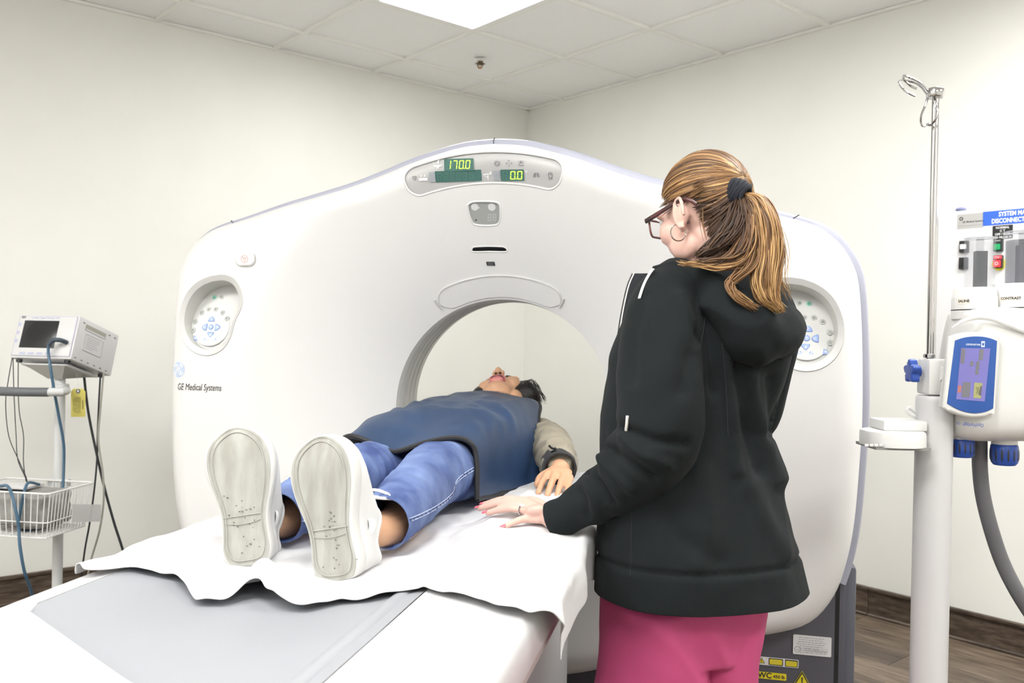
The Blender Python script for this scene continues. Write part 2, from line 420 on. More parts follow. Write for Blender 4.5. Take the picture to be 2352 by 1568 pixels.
# pockets for the control panels, display, slot
def egg(n=56):
    """control panel outline (gx, z) on the gantry's left, from photo pixels"""
    pix = [(490, 633), (520, 630), (545, 640), (560, 665), (563, 690), (558, 712), (545, 740), (537, 770), (522, 797), (502, 812), (478, 817), (452, 810), (430, 790), (417, 760), (415, 730), (421, 700), (437, 668), (462, 645)]
    P = [Wy(x, y, YF+.012) for x, y in pix]; P = [Vector((p.x-GX, 0, p.z)) for p in P]
    return [(p.x, p.z) for p in spline(P+[P[0]], 3)[:-1]]
EGG = egg()
ecx, ecz = sum(p[0] for p in EGG)/len(EGG), sum(p[1] for p in EGG)/len(EGG)
def prism_y(pts, y0, y1):
    g = G(); n = len(pts)
    g.v = [Vector((GX+x, y0, z)) for x, z in pts]+[Vector((GX+x, y1, z)) for x, z in pts]
    g.f = [tuple(range(n)), tuple(range(2*n-1, n-1, -1))]+[(j, (j+1) % n, n+(j+1) % n, n+j) for j in range(n)]; g.m = [0]*len(g.f); return g
cut = G()
def addcut(pts, y0, y1):
    q = prism_y(pts, y0, y1); cut.add(q.v, q.f)
def scale_pts(pts, k):
    cx, cz = sum(p[0] for p in pts)/len(pts), sum(p[1] for p in pts)/len(pts); return [(cx+(x-cx)*k, cz+(z-cz)*k) for x, z in pts]
addcut(EGG, YF-.1, YF+.13); addcut([(-x, z) for x, z in EGG][::-1], YF-.1, YF+.13)
def arc_strip(r1, r2, a0, a1, rad, n=40):
    """banana outline: between radii r1, r2 and angles a0, a1 around the bore, ends rounded"""
    top = []; bot = []; L = (a1-a0)*(r1+r2)/2
    for k in range(n+1):
        u = (1-cos(pi*k/n))/2; s = min(u, 1-u)*L
        c = 0 if s >= rad else rad-sqrt(max(0, rad*rad-(rad-s)**2))
        a = a0+(a1-a0)*u; top.append((a, r2-c)); bot.append((a, r1+c))
    return top, bot
D_top, D_bot = arc_strip(.694, .783, -.362, .300, .04)
DISP = [(r*sin(a), GZ+r*cos(a)) for a, r in D_top]+[(r*sin(a), GZ+r*cos(a)) for a, r in D_bot[::-1][1:-1]]
addcut(DISP, YF-.1, YF+.12)
def pix_outline(pix, n=3):
    P = [cover_pt(x, y) for x, y in pix]; P = [Vector((p.x-GX, 0, p.z)) for p in P]
    return [(p.x, p.z) for p in (spline(P+[P[0]], n)[:-1] if n else P)]
CARD = pix_outline([(1074, 470), (1085, 463.5), (1110, 462), (1137, 463.5), (1147, 470), (1149, 485), (1148, 506), (1140, 516), (1115, 518), (1093, 516), (1084, 509), (1076, 487)])
SLOT = pix_outline([(1083, 572), (1087, 567), (1105, 565.5), (1123, 565), (1143, 565.5), (1158, 567), (1164.5, 573), (1160, 578), (1123, 577.5), (1087, 578)])
addcut(CARD, 2.4, 2.75); addcut(SLOT, 2.4, 2.78)
cut_me = cut.data('cut', M_cover, False)
co = bpy.data.objects.new('cutter', cut_me); C.objects.link(co)
cover_me = evaluated(cover_me, [('BOOLEAN', dict(operation='DIFFERENCE', solver='EXACT', object=co, use_self=True))], 'front_cover')
bpy.data.objects.remove(co)
cover_me.materials.clear(); cover_me.materials.append(M_cover)
link('front_cover', sharp(cover_me, 30), gantry)
def ringloop(off, y): return [Vector((GX+(Rout(t)+off)*sin(t), y, GZ+(Rout(t)+off)*cos(t))) for t in ths]
def band(name, offs, m):
    return G().loft([ringloop(o_, y_) for o_, y_ in offs], cap=False).obj(name, m, gantry, ang=30)
hi_t = [t for t in [-pi+2*pi*(k+.5)/NT for k in range(NT)] if GZ+Rout(t)*cos(t) > .57]
_ring = ringloop
def ringloop(off, y): return [Vector((GX+(Rout(t)+off)*sin(t), y, GZ+(Rout(t)+off)*cos(t))) for t in hi_t]
G().loft([ringloop(-.04, 2.60), ringloop(.012, 2.60), ringloop(.018, 2.603), ringloop(.022, 2.612), ringloop(.024, 2.66), ringloop(.024, 2.80), ringloop(.02, 2.82), ringloop(-.04, 2.82), ringloop(-.04, 2.60)], cap=False, closed=False).obj('edge_band', M_trim, gantry, ang=30)
ringloop = _ring
g = G()
circ = lambda r, y: [Vector((GX+r*sin(t), y, GZ+r*cos(t))) for t in ths]
g.loft([ringloop(-.03, 2.80), ringloop(.0, 2.83), ringloop(.0, 3.10), ringloop(-.06, 3.22), circ(.62, 3.26), circ(.56, 3.24), circ(.37, 3.00), circ(RB+.006, 2.95), circ(RB+.05, 2.95), circ(RB+.06, 2.90), ringloop(-.1, 2.84), ringloop(-.03, 2.80)], cap=False).obj('rear_cover', M_cover, gantry, ang=30)
# bore liner: thin rings
M_liner = mat('bore_window', (.78, .79, .76), .25); M_lring = mat('bore_ring_line', (.5, .5, .48), .4)
G().loft([circ(RB+.006, YB+.002), circ(RB-.001, YB+.012), circ(RB, YB+.05), circ(RB, 2.955), circ(RB+.012, 2.957), circ(RB+.012, YB+.002), circ(RB+.006, YB+.002)], cap=False).obj('bore_liner', M_liner, gantry)
for yy, ww, mm in ((YB+.052, .006, M_lring), (YB+.085, .004, M_lring), (YB+.125, .008, M_lring), (YB+.165, .004, M_lring)):
    G().loft([circ(RB+.004, yy), circ(RB-.0035, yy+.001), circ(RB-.0035, yy+ww), circ(RB+.004, yy+ww+.001)], cap=False).obj('bore_ring', mm, gantry)
p = Vector((GX-.349, YB+.16, .94)); G().box(p, (.006, .03, .05), .002).obj('bore_window_label', M_pgrey2, gantry)
# arc panel over the bore: raised outline
def arc_tube(outline, off, r, m, name, parent, closed=True):
    pts = [on_cover(x, z, off) for x, z in outline]; return G().tube(pts, r, 6, closed=closed).obj(name, m, parent)
A_top, A_bot = arc_strip(.362, .428, -.555, .515, .05)
arc_panel = G()
cols = []
for (a, r2), (_, r1) in zip(A_top, A_bot):
    cols.append([on_cover((r1+(r2-r1)*k/6)*sin(a), GZ+(r1+(r2-r1)*k/6)*cos(a), .003) for k in range(7)])
arc_panel.loft(cols, cap=False, closed=False).obj('arc_panel', M_cover, gantry)
ol = [(r*sin(a), GZ+r*cos(a)) for a, r in A_top]
arc_tube([(r1*sin(a), GZ+r1*cos(a)) for a, r1 in [A_bot[0]]+A_top+[A_bot[-1]]], .002, .0032, M_rim, 'arc_panel_edge', gantry, False)
# display panel inside its pocket
def strip_surface(top, bot, off, name, m, parent, rows=6):
    g = G(); cols = []
    for (a, r2), (_, r1) in zip(top, bot): cols.append([on_cover((r1+(r2-r1)*k/rows)*sin(a), GZ+(r1+(r2-r1)*k/rows)*cos(a), off) for k in range(rows+1)])
    return g.loft(cols, cap=False, closed=False).obj(name, m, parent)
disp = strip_surface(D_top, D_bot, -.006, 'display_panel', M_pgrey, gantry)
def pocket_wall(outline, depth, m, name, parent, r=.004):
    f = [on_cover(x, z, -.0005) for x, z in outline]; b = [on_cover(x, z, -depth) for x, z in outline]
    return G().loft([f, b], cap=False).obj(name, m, parent)
pocket_wall(DISP, .012, M_cover, 'display_rim', gantry)
def soft_rim(outline, r, m, name, parent, off=-.001):
    return G().tube([on_cover(x, z, off) for x, z in outline], r, 8, closed=True).obj(name, m, parent)
soft_rim(scale_pts(DISP, 1.0), .0035, M_cover, 'display_bezel', gantry)
# a small flat frame on the cover at a photo pixel: x axis across, y axis up
def tangent(px, py, off):
    p = cover_pt(px, py); n = normal_at(p); x = Vector((1, 0, 0)); x = (x-n*x.dot(n)).normalized(); return frame(p+n*off, x, n.cross(x)), p
M_dgreen = mat('dark_display_green', (.055, .15, .13), .25); M_dgreen2 = mat('display_segment_off', (.08, .21, .175), .3); M_dblue = mat('display_window', (.35, .38, .42), .3)
M_led = mat('lit_segment', (.65, .95, .1), .4, emit=1.6, ecol=(.62, 1, .04))
SEG = {'0': 'abcdef', '1': 'bc', '7': 'abc', '8': 'abcdefg'}
def digits(M, txt, w, h, m, name, parent, th=.12):
    g = G(); x0 = 0; sl = .12
    def bar(x, y, dx, dy):
        q = [(x-dx/2, y-dy/2), (x+dx/2, y-dy/2), (x+dx/2, y+dy/2), (x-dx/2, y+dy/2)]
        g.prism([(a+b*sl, b) for a, b in q], M, .0006)
    t = w*th
    for c in txt:
        if c == '.': bar(x0-w*.61, -h/2+t/2, t*1.1, t*1.1); continue
        for sgm in SEG[c]:
            if sgm in 'adg': bar(x0, {'a': h/2-t/2, 'd': -h/2+t/2, 'g': 0}[sgm], w*.62, t)
            else: bar(x0+(w*.36 if sgm in 'bc' else -w*.36), h/4 if sgm in 'bf' else -h/4, t, h/2-t*1.1)
        x0 += w*1.22
    return g.obj(name, m, parent, False)
def screen_at(px, py, wpx, hpx, m, name):
    M, p = tangent(px, py, -.004); d = (p-CAM).dot(CF); s = d/FPX
    G().prism(rrect(wpx*s*1.03, hpx*s*1.1, .002, 2), M, .001).obj(name, m, disp, False); return M @ Matrix.Translation((0, 0, .0012)), s
Mx, s = screen_at(1053, 378, 68, 25, M_dgreen, 'readout_window')
digits(Mx @ Matrix.Translation((-24*s, 0, 0)), '888.8', 12.5*s, 19*s, M_dgreen2, 'unlit_segments', disp)
digits(Mx @ Matrix.Translation((-24*s, 0, .0004)), '170.0', 12.5*s, 19*s, M_led, 'lit_digits', disp)
Mx, s = screen_at(992, 407, 14, 20, M_dblue, 'readout_window'); digits(Mx, '8', 8*s, 15*s, M_pgrey, 'unlit_segments', disp)
Mx, s = screen_at(1052, 405, 106, 24, M_dgreen, 'readout_window'); digits(Mx @ Matrix.Translation((-44*s, 0, 0)), '888888', 12.5*s, 17*s, M_dgreen2, 'unlit_segments', disp)
Mx, s = screen_at(1140, 404, 14, 20, M_dblue, 'readout_window'); digits(Mx, '8', 8*s, 15*s, M_pgrey, 'unlit_segments', disp)
Mx, s = screen_at(1176, 403, 54, 24, M_dgreen, 'readout_window'); digits(Mx @ Matrix.Translation((-17*s, 0, 0)), '888', 13*s, 19*s, M_dgreen2, 'unlit_segments', disp)
digits(Mx @ Matrix.Translation((1.5*s, 0, .0004)), '0.0', 13.5*s, 19*s, M_led, 'lit_digits', disp)
def icon(px, py, kind, m, parent=disp, k=1, off=-.0045):
    M, p = tangent(px, py, off); s = (p-CAM).dot(CF)/FPX*k; g = G(); e = .0006
    B = lambda x, y, w, h, a=0: g.prism([(x*s+(cx*cos(a)-cy*sin(a))*s, y*s+(cx*sin(a)+cy*cos(a))*s) for cx, cy in ((-w/2, -h/2), (w/2, -h/2), (w/2, h/2), (-w/2, h/2))], M, e)
    T = lambda pts, r=.7, cl=False: g.tube([M @ Vector((x*s, y*s, .0008)) for x, y in pts], r*s, 5, closed=cl)
    if kind == 'bed': B(0, -1, 18, 4); B(0, -5, 5, 4); B(0, 7, 3, 6); B(0, 11, 6, 2, .78)
    if kind == 'bed2': B(0, -4, 20, 6); B(-4, 4, 3, 5); B(4, 4, 3, 5)
    if kind == 'tilt': B(0, 3, 20, 3, .1); B(1, -2, 3, 14); B(-4, -2, 8, 2, -.4); B(8, 7, 5, 3, -.7)
    if kind == 'sun':
        T(circle(4, 12), .6, True)
        for j in range(8): a = j*pi/4; B(6.5*cos(a), 6.5*sin(a), 3, 1, a)
    if kind == 'arrows':
        for j in range(4): a = j*pi/2; B(4.5*cos(a), 4.5*sin(a), 4, 1, a); B(6.5*cos(a), 6.5*sin(a), 1, 4, a)
    if kind == 'person': T(circle(2, 10, 0, 4), .6, True); T([(-6, -4), (-4, 1), (0, 2), (4, 1), (6, -4), (-6, -4)], .6); T([(-6, 6), (-4, 3)], .6); T([(6, 6), (4, 3)], .6)
    if kind == 'heart': T([(0, -5), (-4, 0), (-4, 3), (-2, 4), (0, 2), (2, 4), (4, 3), (4, 0), (0, -5)], .7)
    if kind == 'lungs': T([(-2, 6), (-5, 3), (-7, -4), (-3, -4), (-2, 4)], .7); T([(2, 6), (5, 3), (7, -4), (3, -4), (2, 4)], .7)
    if kind == 'head': T([(3, -9), (3, -3), (5, 0), (4, 6), (0, 9), (-4, 6), (-5, 2), (-3, -2), (-3, -9)], .7); B(1, -5, 3, 3); B(1, 3, 3, 3)
    if kind == 'deg': T(circle(2, 10), .7, True)
    if kind == 'face': g.prism([(x*s, y*s) for x, y in circle(9, 20)], M, e); B(9, -2, 5, 4)
    if kind == 'face2': g.prism([(x*s, y*s) for x, y in circle(9, 20)], M, e)
    return g.obj('icon', m, parent, False)
for a in ((1005, 379, 'bed', M_lite), (971, 408, 'bed2', M_lite), (1119, 404, 'tilt', M_lite), (1141, 375, 'sun', M_faint), (1168, 375, 'arrows', M_faint), (1196, 375, 'person', M_faint), (951, 408, 'heart', M_faint), (1231, 403, 'lungs', M_faint), (1263, 404, 'head', M_faint), (1208, 395, 'deg', M_lite)): icon(*a)
# breath-hold indicator, slot, sticker
def poly_on(outline, off, m, name, parent):
    return G().loft([[on_cover(x, z, off) for x, z in scale_pts(outline, k)] for k in (1.0, .66, .33, .02)], cap=True).obj(name, m, parent)
card = poly_on(CARD, -.004, M_pgrey2, 'breath_indicator', gantry); soft_rim(CARD, .003, M_cover, 'indicator_bezel', gantry)
pocket_wall(CARD, .008, M_cover, 'indicator_rim', gantry)
M_icon = mat('indicator_print', (.66, .67, .67), .4)
icon(1090, 476, 'face', M_icon, card, .95, -.003); icon(1129, 476, 'face2', M_icon, card, 1.0, -.003)
M_ghost = mat('ghost_segments', (.52, .55, .55), .4)
M, p = tangent(1124, 500, -.003); s = (p-CAM).dot(CF)/FPX; digits(M, '88', 9.5*s, 16*s, M_ghost, 'unlit_segments', card)
M, p = tangent(1093, 506, -.003); G().prism(circle(1.9*s, 12), M, .001).obj('sensor_dot', M_ink, card)
poly_on(SLOT, -.012, M_black, 'intercom_slot', gantry); pocket_wall(SLOT, .014, M_black, 'slot_wall', gantry); soft_rim(SLOT, .0025, M_cover, 'slot_bezel', gantry)
M, p = tangent(1127, 605, .0012); s = (p-CAM).dot(CF)/FPX
st = G().prism([(-10*s, 5*s), (9*s, 5*s), (10.5*s, -5*s), (-8.5*s, -5*s)], M, .0008).obj('warning_sticker', M_black, gantry, False)
g = G()
for k in range(3): g.prism([(-7*s, (3-3*k)*s), (7*s, (3-3*k)*s), (7*s, (2-3*k)*s), (-7*s, (2-3*k)*s)], M @ Matrix.Translation((0, 0, .001)), .0003)
g.obj('fine_print', M_faint, st, False)
# side control panels: dished pans with keys
M_pocket = mat('pocket_wall', (.62, .62, .58), .45)
def control_panel(sx):
    pan = [(x*sx, z) for x, z in EGG]
    root = G()
    # pan wall and floor: the floor lies deep at the top and comes forward at the bottom
    zt, zb = max(z for x, z in EGG), min(z for x, z in EGG)
    def floor_y(z): return YF+.012+lerp(.012, .062, smoothstep(zb+.02, zt-.02, z))
    k_in = .80
    def inner(x, z): return (ecx*sx+(x-ecx*sx)*k_in+sx*.006*0, ecz+(z-ecz)*k_in-.006)
    r0 = [on_cover(x, z, .001) for x, z in pan]
    r1 = [on_cover(*scale_pts(pan, .985)[i], .003) for i in range(len(pan))]
    r1b = [on_cover(ecx*sx+(x-ecx*sx)*.93, ecz+(z-ecz)*.93, .000) for x, z in pan]
    r2 = [on_cover(ecx*sx+(x-ecx*sx)*.85, ecz+(z-ecz)*.85, -.005) for x, z in pan]
    r3 = [Vector((GX+inner(x, z)[0], floor_y(inner(x, z)[1]), inner(x, z)[1])) for x, z in pan]
    cp = G().loft([[Vector((q.x, YF+.1, q.z)) for q in r0], r0, r1, r1b, r2], cap=False).obj('control_panel', M_rim, gantry, ang=50)
    G().loft([r2, r3], cap=False).obj('pocket_wall', M_pocket, cp)
    fl = [r3]
    for k in (.7, .35, .02):
        cx = sum(q.x for q in r3)/len(r3); cz = sum(q.z for q in r3)/len(r3)
        fl.append([Vector((cx+(q.x-cx)*k, floor_y(cz+(q.z-cz)*k), cz+(q.z-cz)*k)) for q in r3])
    G().loft(fl, cap=True).obj('keypad', M_key, cp)
    def fr_at(px, py, off):
        d = ray(px, py); t = 2.3
        for _ in range(40):
            p = CAM+d*t; t -= (p.y-floor_y(p.z))*.8
        p = CAM+d*t
        if sx < 0: p = Vector((2*GX-p.x, p.y, p.z))
        e = .01; n = Vector((0, -1, (floor_y(p.z+e)-floor_y(p.z-e))/(2*e))).normalized(); x = Vector((1, 0, 0))
        return frame(p+n*off, x, n.cross(x)), 2.64/FPX
    M, s = fr_at(487, 751, .0004)
    G().prism(circle(48*s, 40), M, .001).obj('key_field', M_rim, cp); G().prism(circle(46.5*s, 40), M @ Matrix.Translation((0, 0, .0004)), .001).obj('key_field', M_key, cp)
    G().prism(circle(31*s, 40), M @ Matrix.Translation((0, 0, .0008)), .001).obj('key_field', M_key, cp)
    for px, py, mm in ((494, 683.5, M_green_b), (510, 682.5, M_btn), (465, 718.5, M_btn), (481, 711.5, M_btn), (497, 711.5, M_btn), (512, 718.5, M_btn), (522, 732, M_btn), (449, 738.5, M_btn), (445, 758.5, M_btn)):
        M, s = fr_at(px, py, .001)
        G().prism(circle(6.6*s, 20), M, .0022, .0006).obj('button_edge', M_btnring, cp); b = G().prism(circle(5.4*s, 20), M, .0034, .0008).obj('button', mm, cp)
        q = random.random()
        g = G().tube([M @ Vector((x*s, y*s, .0036)) for x, y in (circle(2.2, 8) if q < .5 else [(-2, -2), (-2, 2), (2, 2), (2, -2)])], .5*s, 4, closed=True); g.obj('button_mark', M_ink, cp)
    tri = [(-8, -6), (8, -6), (6, 2), (0, 7), (-6, 2)]
    def blue(px, py, pts, rot=0):
        M, s = fr_at(px, py, .001); M = M @ Matrix.Rotation(rot, 4, 'Z')
        P = [Vector((x*s, y*s, 0)) for x, y in pts]; P = spline(P+[P[0]], 3)[:-1]
        G().prism([(p.x*1.1, p.y*1.1) for p in P], M, .002, .0005).obj('button_edge', M_blue_d, cp); G().prism([(p.x*.92, p.y*.92) for p in P], M, .0036, .001).obj('button', M_blue_b, cp)
        g = G(); g.tube([M @ Vector((x*s, y*s, .0038)) for x, y in ((0, -3), (0, 3))], .6*s, 4); g.tube([M @ Vector((x*s, y*s, .0038)) for x, y in ((-3, 0), (0, 3), (3, 0))], .6*s, 4); g.obj('button_mark', M_lite, cp)
    wing = [(-7, -5), (-4, 5), (0, 6.5), (5, 0), (7, -6), (0, -4)]
    blue(487, 733, tri); blue(471, 752, tri, pi/2); blue(500.5, 752, tri, -pi/2); blue(484.5, 769, tri, pi)
    blue(485.5, 751.5, circle(6.2, 10)); blue(450, 777.5, wing, .1); blue(473, 782, wing, .2); blue(494, 782, [(-x, y) for x, y in wing][::-1], -.2)
    for px, py in ((464, 743.5), (510, 743.5), (463, 779.5), (506, 779.5), (500, 676), (517, 673), (439, 750)):
        M, s = fr_at(px, py, .001); G().prism(circle(1.2*s, 8), M, .0006).obj('indicator_dot', M_ink, cp)
    M, s = fr_at(530, 687, .0006); G().prism(rrect(20*s, 11*s, .001, 2), M, .0006).obj('keypad_label', mat('pale_label', (.74, .80, .80), .5), cp, False)
control_panel(1); control_panel(-1)

def conform(me_or_obj, off):
    me = getattr(me_or_obj, 'data', me_or_obj); ys = [v.co.y for v in me.vertices]; yb = max(ys)
    for v in me.vertices: v.co.y = ysurf(hypot(v.co.x-GX, v.co.z-GZ), atan2(v.co.x-GX, v.co.z-GZ))-off-(yb-v.co.y)*.0
    return me_or_obj
# laser-stop button, badge, lettering
M, p = tangent(564.5, 595, .0035); s = (p-CAM).dot(CF)/FPX
G().prism(rrect(50*s, 33*s, 15*s, 8), M, .002, .0015).obj('stop_button_frame', M_rim, gantry)
sb = G().prism(rrect(46*s, 29*s, 13.5*s, 8), M, .0045, .002).obj('stop_button', M_cover, gantry)
M_redp = mat('faded_red_print', (.62, .28, .28), .5)
g = G(); Mt = M @ Matrix.Translation((0, 0, .0047)); g.tube([Mt @ Vector((x*s, y*s, 0)) for x, y in circle(8.5, 24)], .55*s, 5, closed=True)
g.tube([Mt @ Vector((x*s, y*s, 0)) for x, y in ((-5, 4), (5, 4), (0, -7))], .55*s, 5, closed=True); g.tube([Mt @ Vector((x*s, y*s, 0)) for x, y in ((-3, 3), (3, 1), (-2, -1))], .5*s, 5); g.obj('button_mark', M_redp, sb)
M_badge = mat('badge_blue', (.50, .58, .74), .35); M_badge2 = mat('badge_pale', (.80, .83, .88), .35)
M, p = tangent(410.5, 848.5, .0008); s = (p-CAM).dot(CF)/FPX*1.08
bd = conform(G().loft([[M @ Vector((x*s*k, y*s*k, 0)) for x, y in circle(18.5, 40)] for k in (1, .6, .2, .01)]).obj('badge', M_badge2, gantry), .001); Mb = M @ Matrix.Translation((0, 0, .0006))
conform(G().loft([[M @ Vector((x*s*k, y*s*k, 0)) for x, y in circle(16.8, 40)] for k in (1, .6, .2, .01)]).obj('badge_disc', M_badge, bd), .0016)
g = G(); Mb = Mb @ Matrix.Translation((0, 0, .001))
def stroke(pts, r): g.tube([Mb @ (p*s) for p in spline([Vector((x, y, 0)) for x, y in pts], 5)], r*s, 5)
stroke([(-6, 3), (-8, 6), (-5, 9), (-2, 7), (-3, 1), (-5, -5), (-8, -8), (-10, -5), (-7, -1), (-2, 1), (1, 2)], 1.1)
stroke([(8, 5), (7, 9), (4, 8), (2, 4), (5, 2), (3, 0), (1, -5), (4, -8), (8, -6), (8, -2), (5, -3)], 1.1)
for k in range(4): a = k*pi/2+.4; stroke([(12*cos(a), 12*sin(a)), (13.5*cos(a+.35), 13.5*sin(a+.35)), (14.5*cos(a+.75), 14.5*sin(a+.75))], 1.2)
conform(g.obj('badge_monogram', M_badge2, bd), .0022)
pa, pb = cover_pt(408, 888), cover_pt(509, 891)
me = text_mesh('GE Medical Systems', .03, M_ink, align='LEFT', shear=.18, width=1)
wx = max(v.co.x for v in me.vertices); L = (pb-pa).length
for v in me.vertices: v.co.x *= L/wx; 
conform(put_text(me, frame(pa, pb-pa, (0, 0, 1)), gantry, 'maker_lettering'), .0012)
# seams in the edge band
for px, py in ((1134, 314), (1837, 492), (520, 500)):
    p = Wy(px, py, 2.6); th = atan2(p.x-GX, p.z-GZ); R = Rout(th)
    q = lambda rr, yy: Vector((GX+(R+rr)*sin(th), yy, GZ+(R+rr)*cos(th)))
    G().tube([q(.002, 2.599), q(.014, 2.599), q(.0225, 2.606), q(.0243, 2.65), q(.0243, 2.78)], .0013, 5).obj('band_seam', M_black, gantry)
# base
g = G(); g.box((GX, 2.88, .30), (2.08, .50, .60), .012); g.obj('base', M_base_g, gantry)
for sx in (-1, 1):
    g = G(); g.box((GX+sx*1.045, 2.74, .30), (.046, .20, .62), .012); g.obj('corner_post', M_trim if False else mat('post_grey', (.10, .105, .13), .45), gantry)
    G().box((GX+sx*1.016, 2.655, .3), (.012, .05, .6)).obj('post_gap', M_black, gantry)
    G().box((GX+sx*.8, 2.9, .012), (.2, .6, .022), .004).obj('levelling_plate', M_base_g, gantry)
YS = 2.628
def sticker(px0, py0, px1, py1, m, name, parent=gantry, off=0, r=.003):
    a, b = Wy(px0, py0, YS), Wy(px1, py1, YS); c = (a+b)/2; w, h = abs(b.x-a.x), abs(a.z-b.z)
    M = frame((c.x, YS-off, c.z), (1, 0, 0), (0, 0, 1)); return G().prism(rrect(w, h, min(r, h*.2), 3), M, .0008).obj(name, m, parent, False), M @ Matrix.Translation((0, 0, .001)), w, h
M_paper = mat('sticker_white', (.80, .80, .82), .5); M_yel = mat('warning_yellow', (.80, .68, .02), .45); M_txt = mat('grey_print', (.33, .33, .36), .5)
def lines(M, w, h, rows, parent, m=M_txt, name='fine_print', x0=-.42, x1=.42):
    g = G()
    for k in range(rows):
        y = h*(.38-.76*k/max(1, rows-1)); a = w*(x0+random.random()*.12); b = w*(x1-random.random()*.25); x = a
        while x < b:
            l = w*random.uniform(.03, .09); g.prism([(x, y-h*.013), (min(x+l, b), y-h*.013), (min(x+l, b), y+h*.013), (x, y+h*.013)], M, .0002); x += l+w*.02
    return g.obj(name, m, parent, False)
s1, Mx, w_, h_ = sticker(1822, 1456, 1909, 1509, M_paper, 'certification_sticker')
lines(Mx, w_, h_, 8, s1); G().tube([Mx @ Vector((x, y, 0)) for x, y in circle(.008, 16, -w_*.38, -h_*.24)], .0007, 4, closed=True).obj('seal', M_txt, s1)
g = G()
for k in range(3): g.tube([Mx @ Vector((-w_*.2+w_*.6*i/14, -h_*.3+.004*sin(i*2.3+k)+k*.004, 0)) for i in range(15)], .0004, 4)
g.obj('signature', M_txt, s1)
s2, Mx, w_, h_ = sticker(1738, 1506, 1834, 1534, M_paper, 'laser_warning_sticker')
for x, ww in ((-.04*w_, .34*w_), (.33*w_, .30*w_)):
    G().prism(rrect(ww, h_*.84, .002, 2), Mx @ Matrix.Translation((x, 0, 0)), .0004).obj('print_border', M_ink, s2, False)
    G().prism(rrect(ww*.88, h_*.64, .002, 2), Mx @ Matrix.Translation((x, -h_*.03 if x > 0 else 0, .0003)), .0004).obj('yellow_field', M_yel, s2, False)
    lines(Mx @ Matrix.Translation((x, 0, .0008)), ww*.8, h_*.5, 4, s2)
def warn_tri(c, r, Mx, parent):
    G().prism([(c[0]+r*1.1*sin(a), c[1]+r*1.1*cos(a)) for a in (0, -2.094, 2.094)], Mx, .0006).obj('triangle_border', M_ink, parent, False)
    G().prism([(c[0]+r*.82*sin(a), c[1]+r*.82*cos(a)) for a in (0, -2.094, 2.094)], Mx @ Matrix.Translation((0, 0, .0004)), .0006).obj('warning_triangle', M_yel, parent, False)
    G().prism([(c[0]-.06*r, c[1]-.3*r), (c[0]+.06*r, c[1]-.3*r), (c[0]+.09*r, c[1]+.4*r), (c[0]-.09*r, c[1]+.4*r)], Mx @ Matrix.Translation((0, 0, .0012)), .0003).obj('exclamation_mark', M_ink, parent, False)
warn_tri((-.38*w_, -h_*.06), h_*.42, Mx, s2)
s3, Mx, w_, h_ = sticker(1741, 1541, 1806, 1563, M_yel, 'weight_sticker')
put_text(text_mesh('WC', .022, M_ink, bold=.0006, extr=.0002), Mx @ Matrix.Translation((-.26*w_, 0, 0)), s3); put_text(text_mesh('450 lb', .013, M_ink, bold=.0003, extr=.0002), Mx @ Matrix.Translation((.24*w_, -.001, 0)), s3)
p = Wy(1842, 1562, YS); Mx = frame((p.x, YS, p.z), (1, 0, 0), (0, 0, 1)); s4 = G().prism([(.026*sin(a)*1.05, .026*cos(a)*1.05) for a in (0, -2.094, 2.094)], Mx, .0006).obj('hazard_sticker', M_yel, gantry, False); warn_tri((0, 0), .023, Mx @ Matrix.Translation((0, 0, .0006)), s4)
# ================================================================= PATIENT TABLE
M_shell = mat('table_shell', (.58, .58, .59), .35); M_pad = mat('cradle_vinyl', (.265, .275, .295), .55, bump=.06, bscale=300); M_alu = mat('table_side_metal', (.42, .41, .39), .4, .3)
TXL, TXR = -1.03, -.244           # outer edges
TZ = .83
table = thing('patient_table', (-.64, 1.7, 0), 'long white scanner table with a grey cradle mat and rounded foot end', 'table')
Y0, Y1 = .80, 2.56
def plan(off, n=18):
    """table outline from the scanner end round the rounded foot end, shrunk by off"""
    xl, xr, y0 = TXL+off, TXR-off, Y0+off; c = []
    c.append(Vector((xl, Y1, 0)))
    for k in range(60): c.append(Vector((xl, Y1-(Y1-(Y0+.34))*(k+1)/60, 0)))
    rx, ry = (xr-xl)/2, .34-off*.3
    for k in range(1, n): a = pi-pi*k/n*.5; c.append(Vector((xl+rx+rx*cos(a)*abs(cos(a))**-.2, Y0+.34-(.34-off)*sin(a)**.9, 0)))
    # right half: squarer corner
    c.append(Vector((xl+rx, y0, 0)))
    for k in range(1, n+1): a = pi/2*k/n; c.append(Vector((xr-.12+.12*sin(a), y0+.12-.12*cos(a), 0)))
    for k in range(60): c.append(Vector((xr, y0+.12+(Y1-y0-.12)*(k+1)/60, 0)))
    return c
PXL, PXR = -.974, -.440
def pad_z(x):
    """height of the cradle's mat across the table: a shallow trough"""
    c = (PXL+PXR)/2; h = (PXR-PXL)/2; t = min(1, abs(x-c)/h); return TZ-.022+.022*t**3
def top_z(x):
    if x < PXL: return TZ+.004*sin(pi*(x-TXL)/(PXL-TXL)) if x > TXL else TZ
    if x < PXR: return pad_z(x)
    t = (x-PXR)/(TXR-PXR); return TZ+.004-.008*t*t
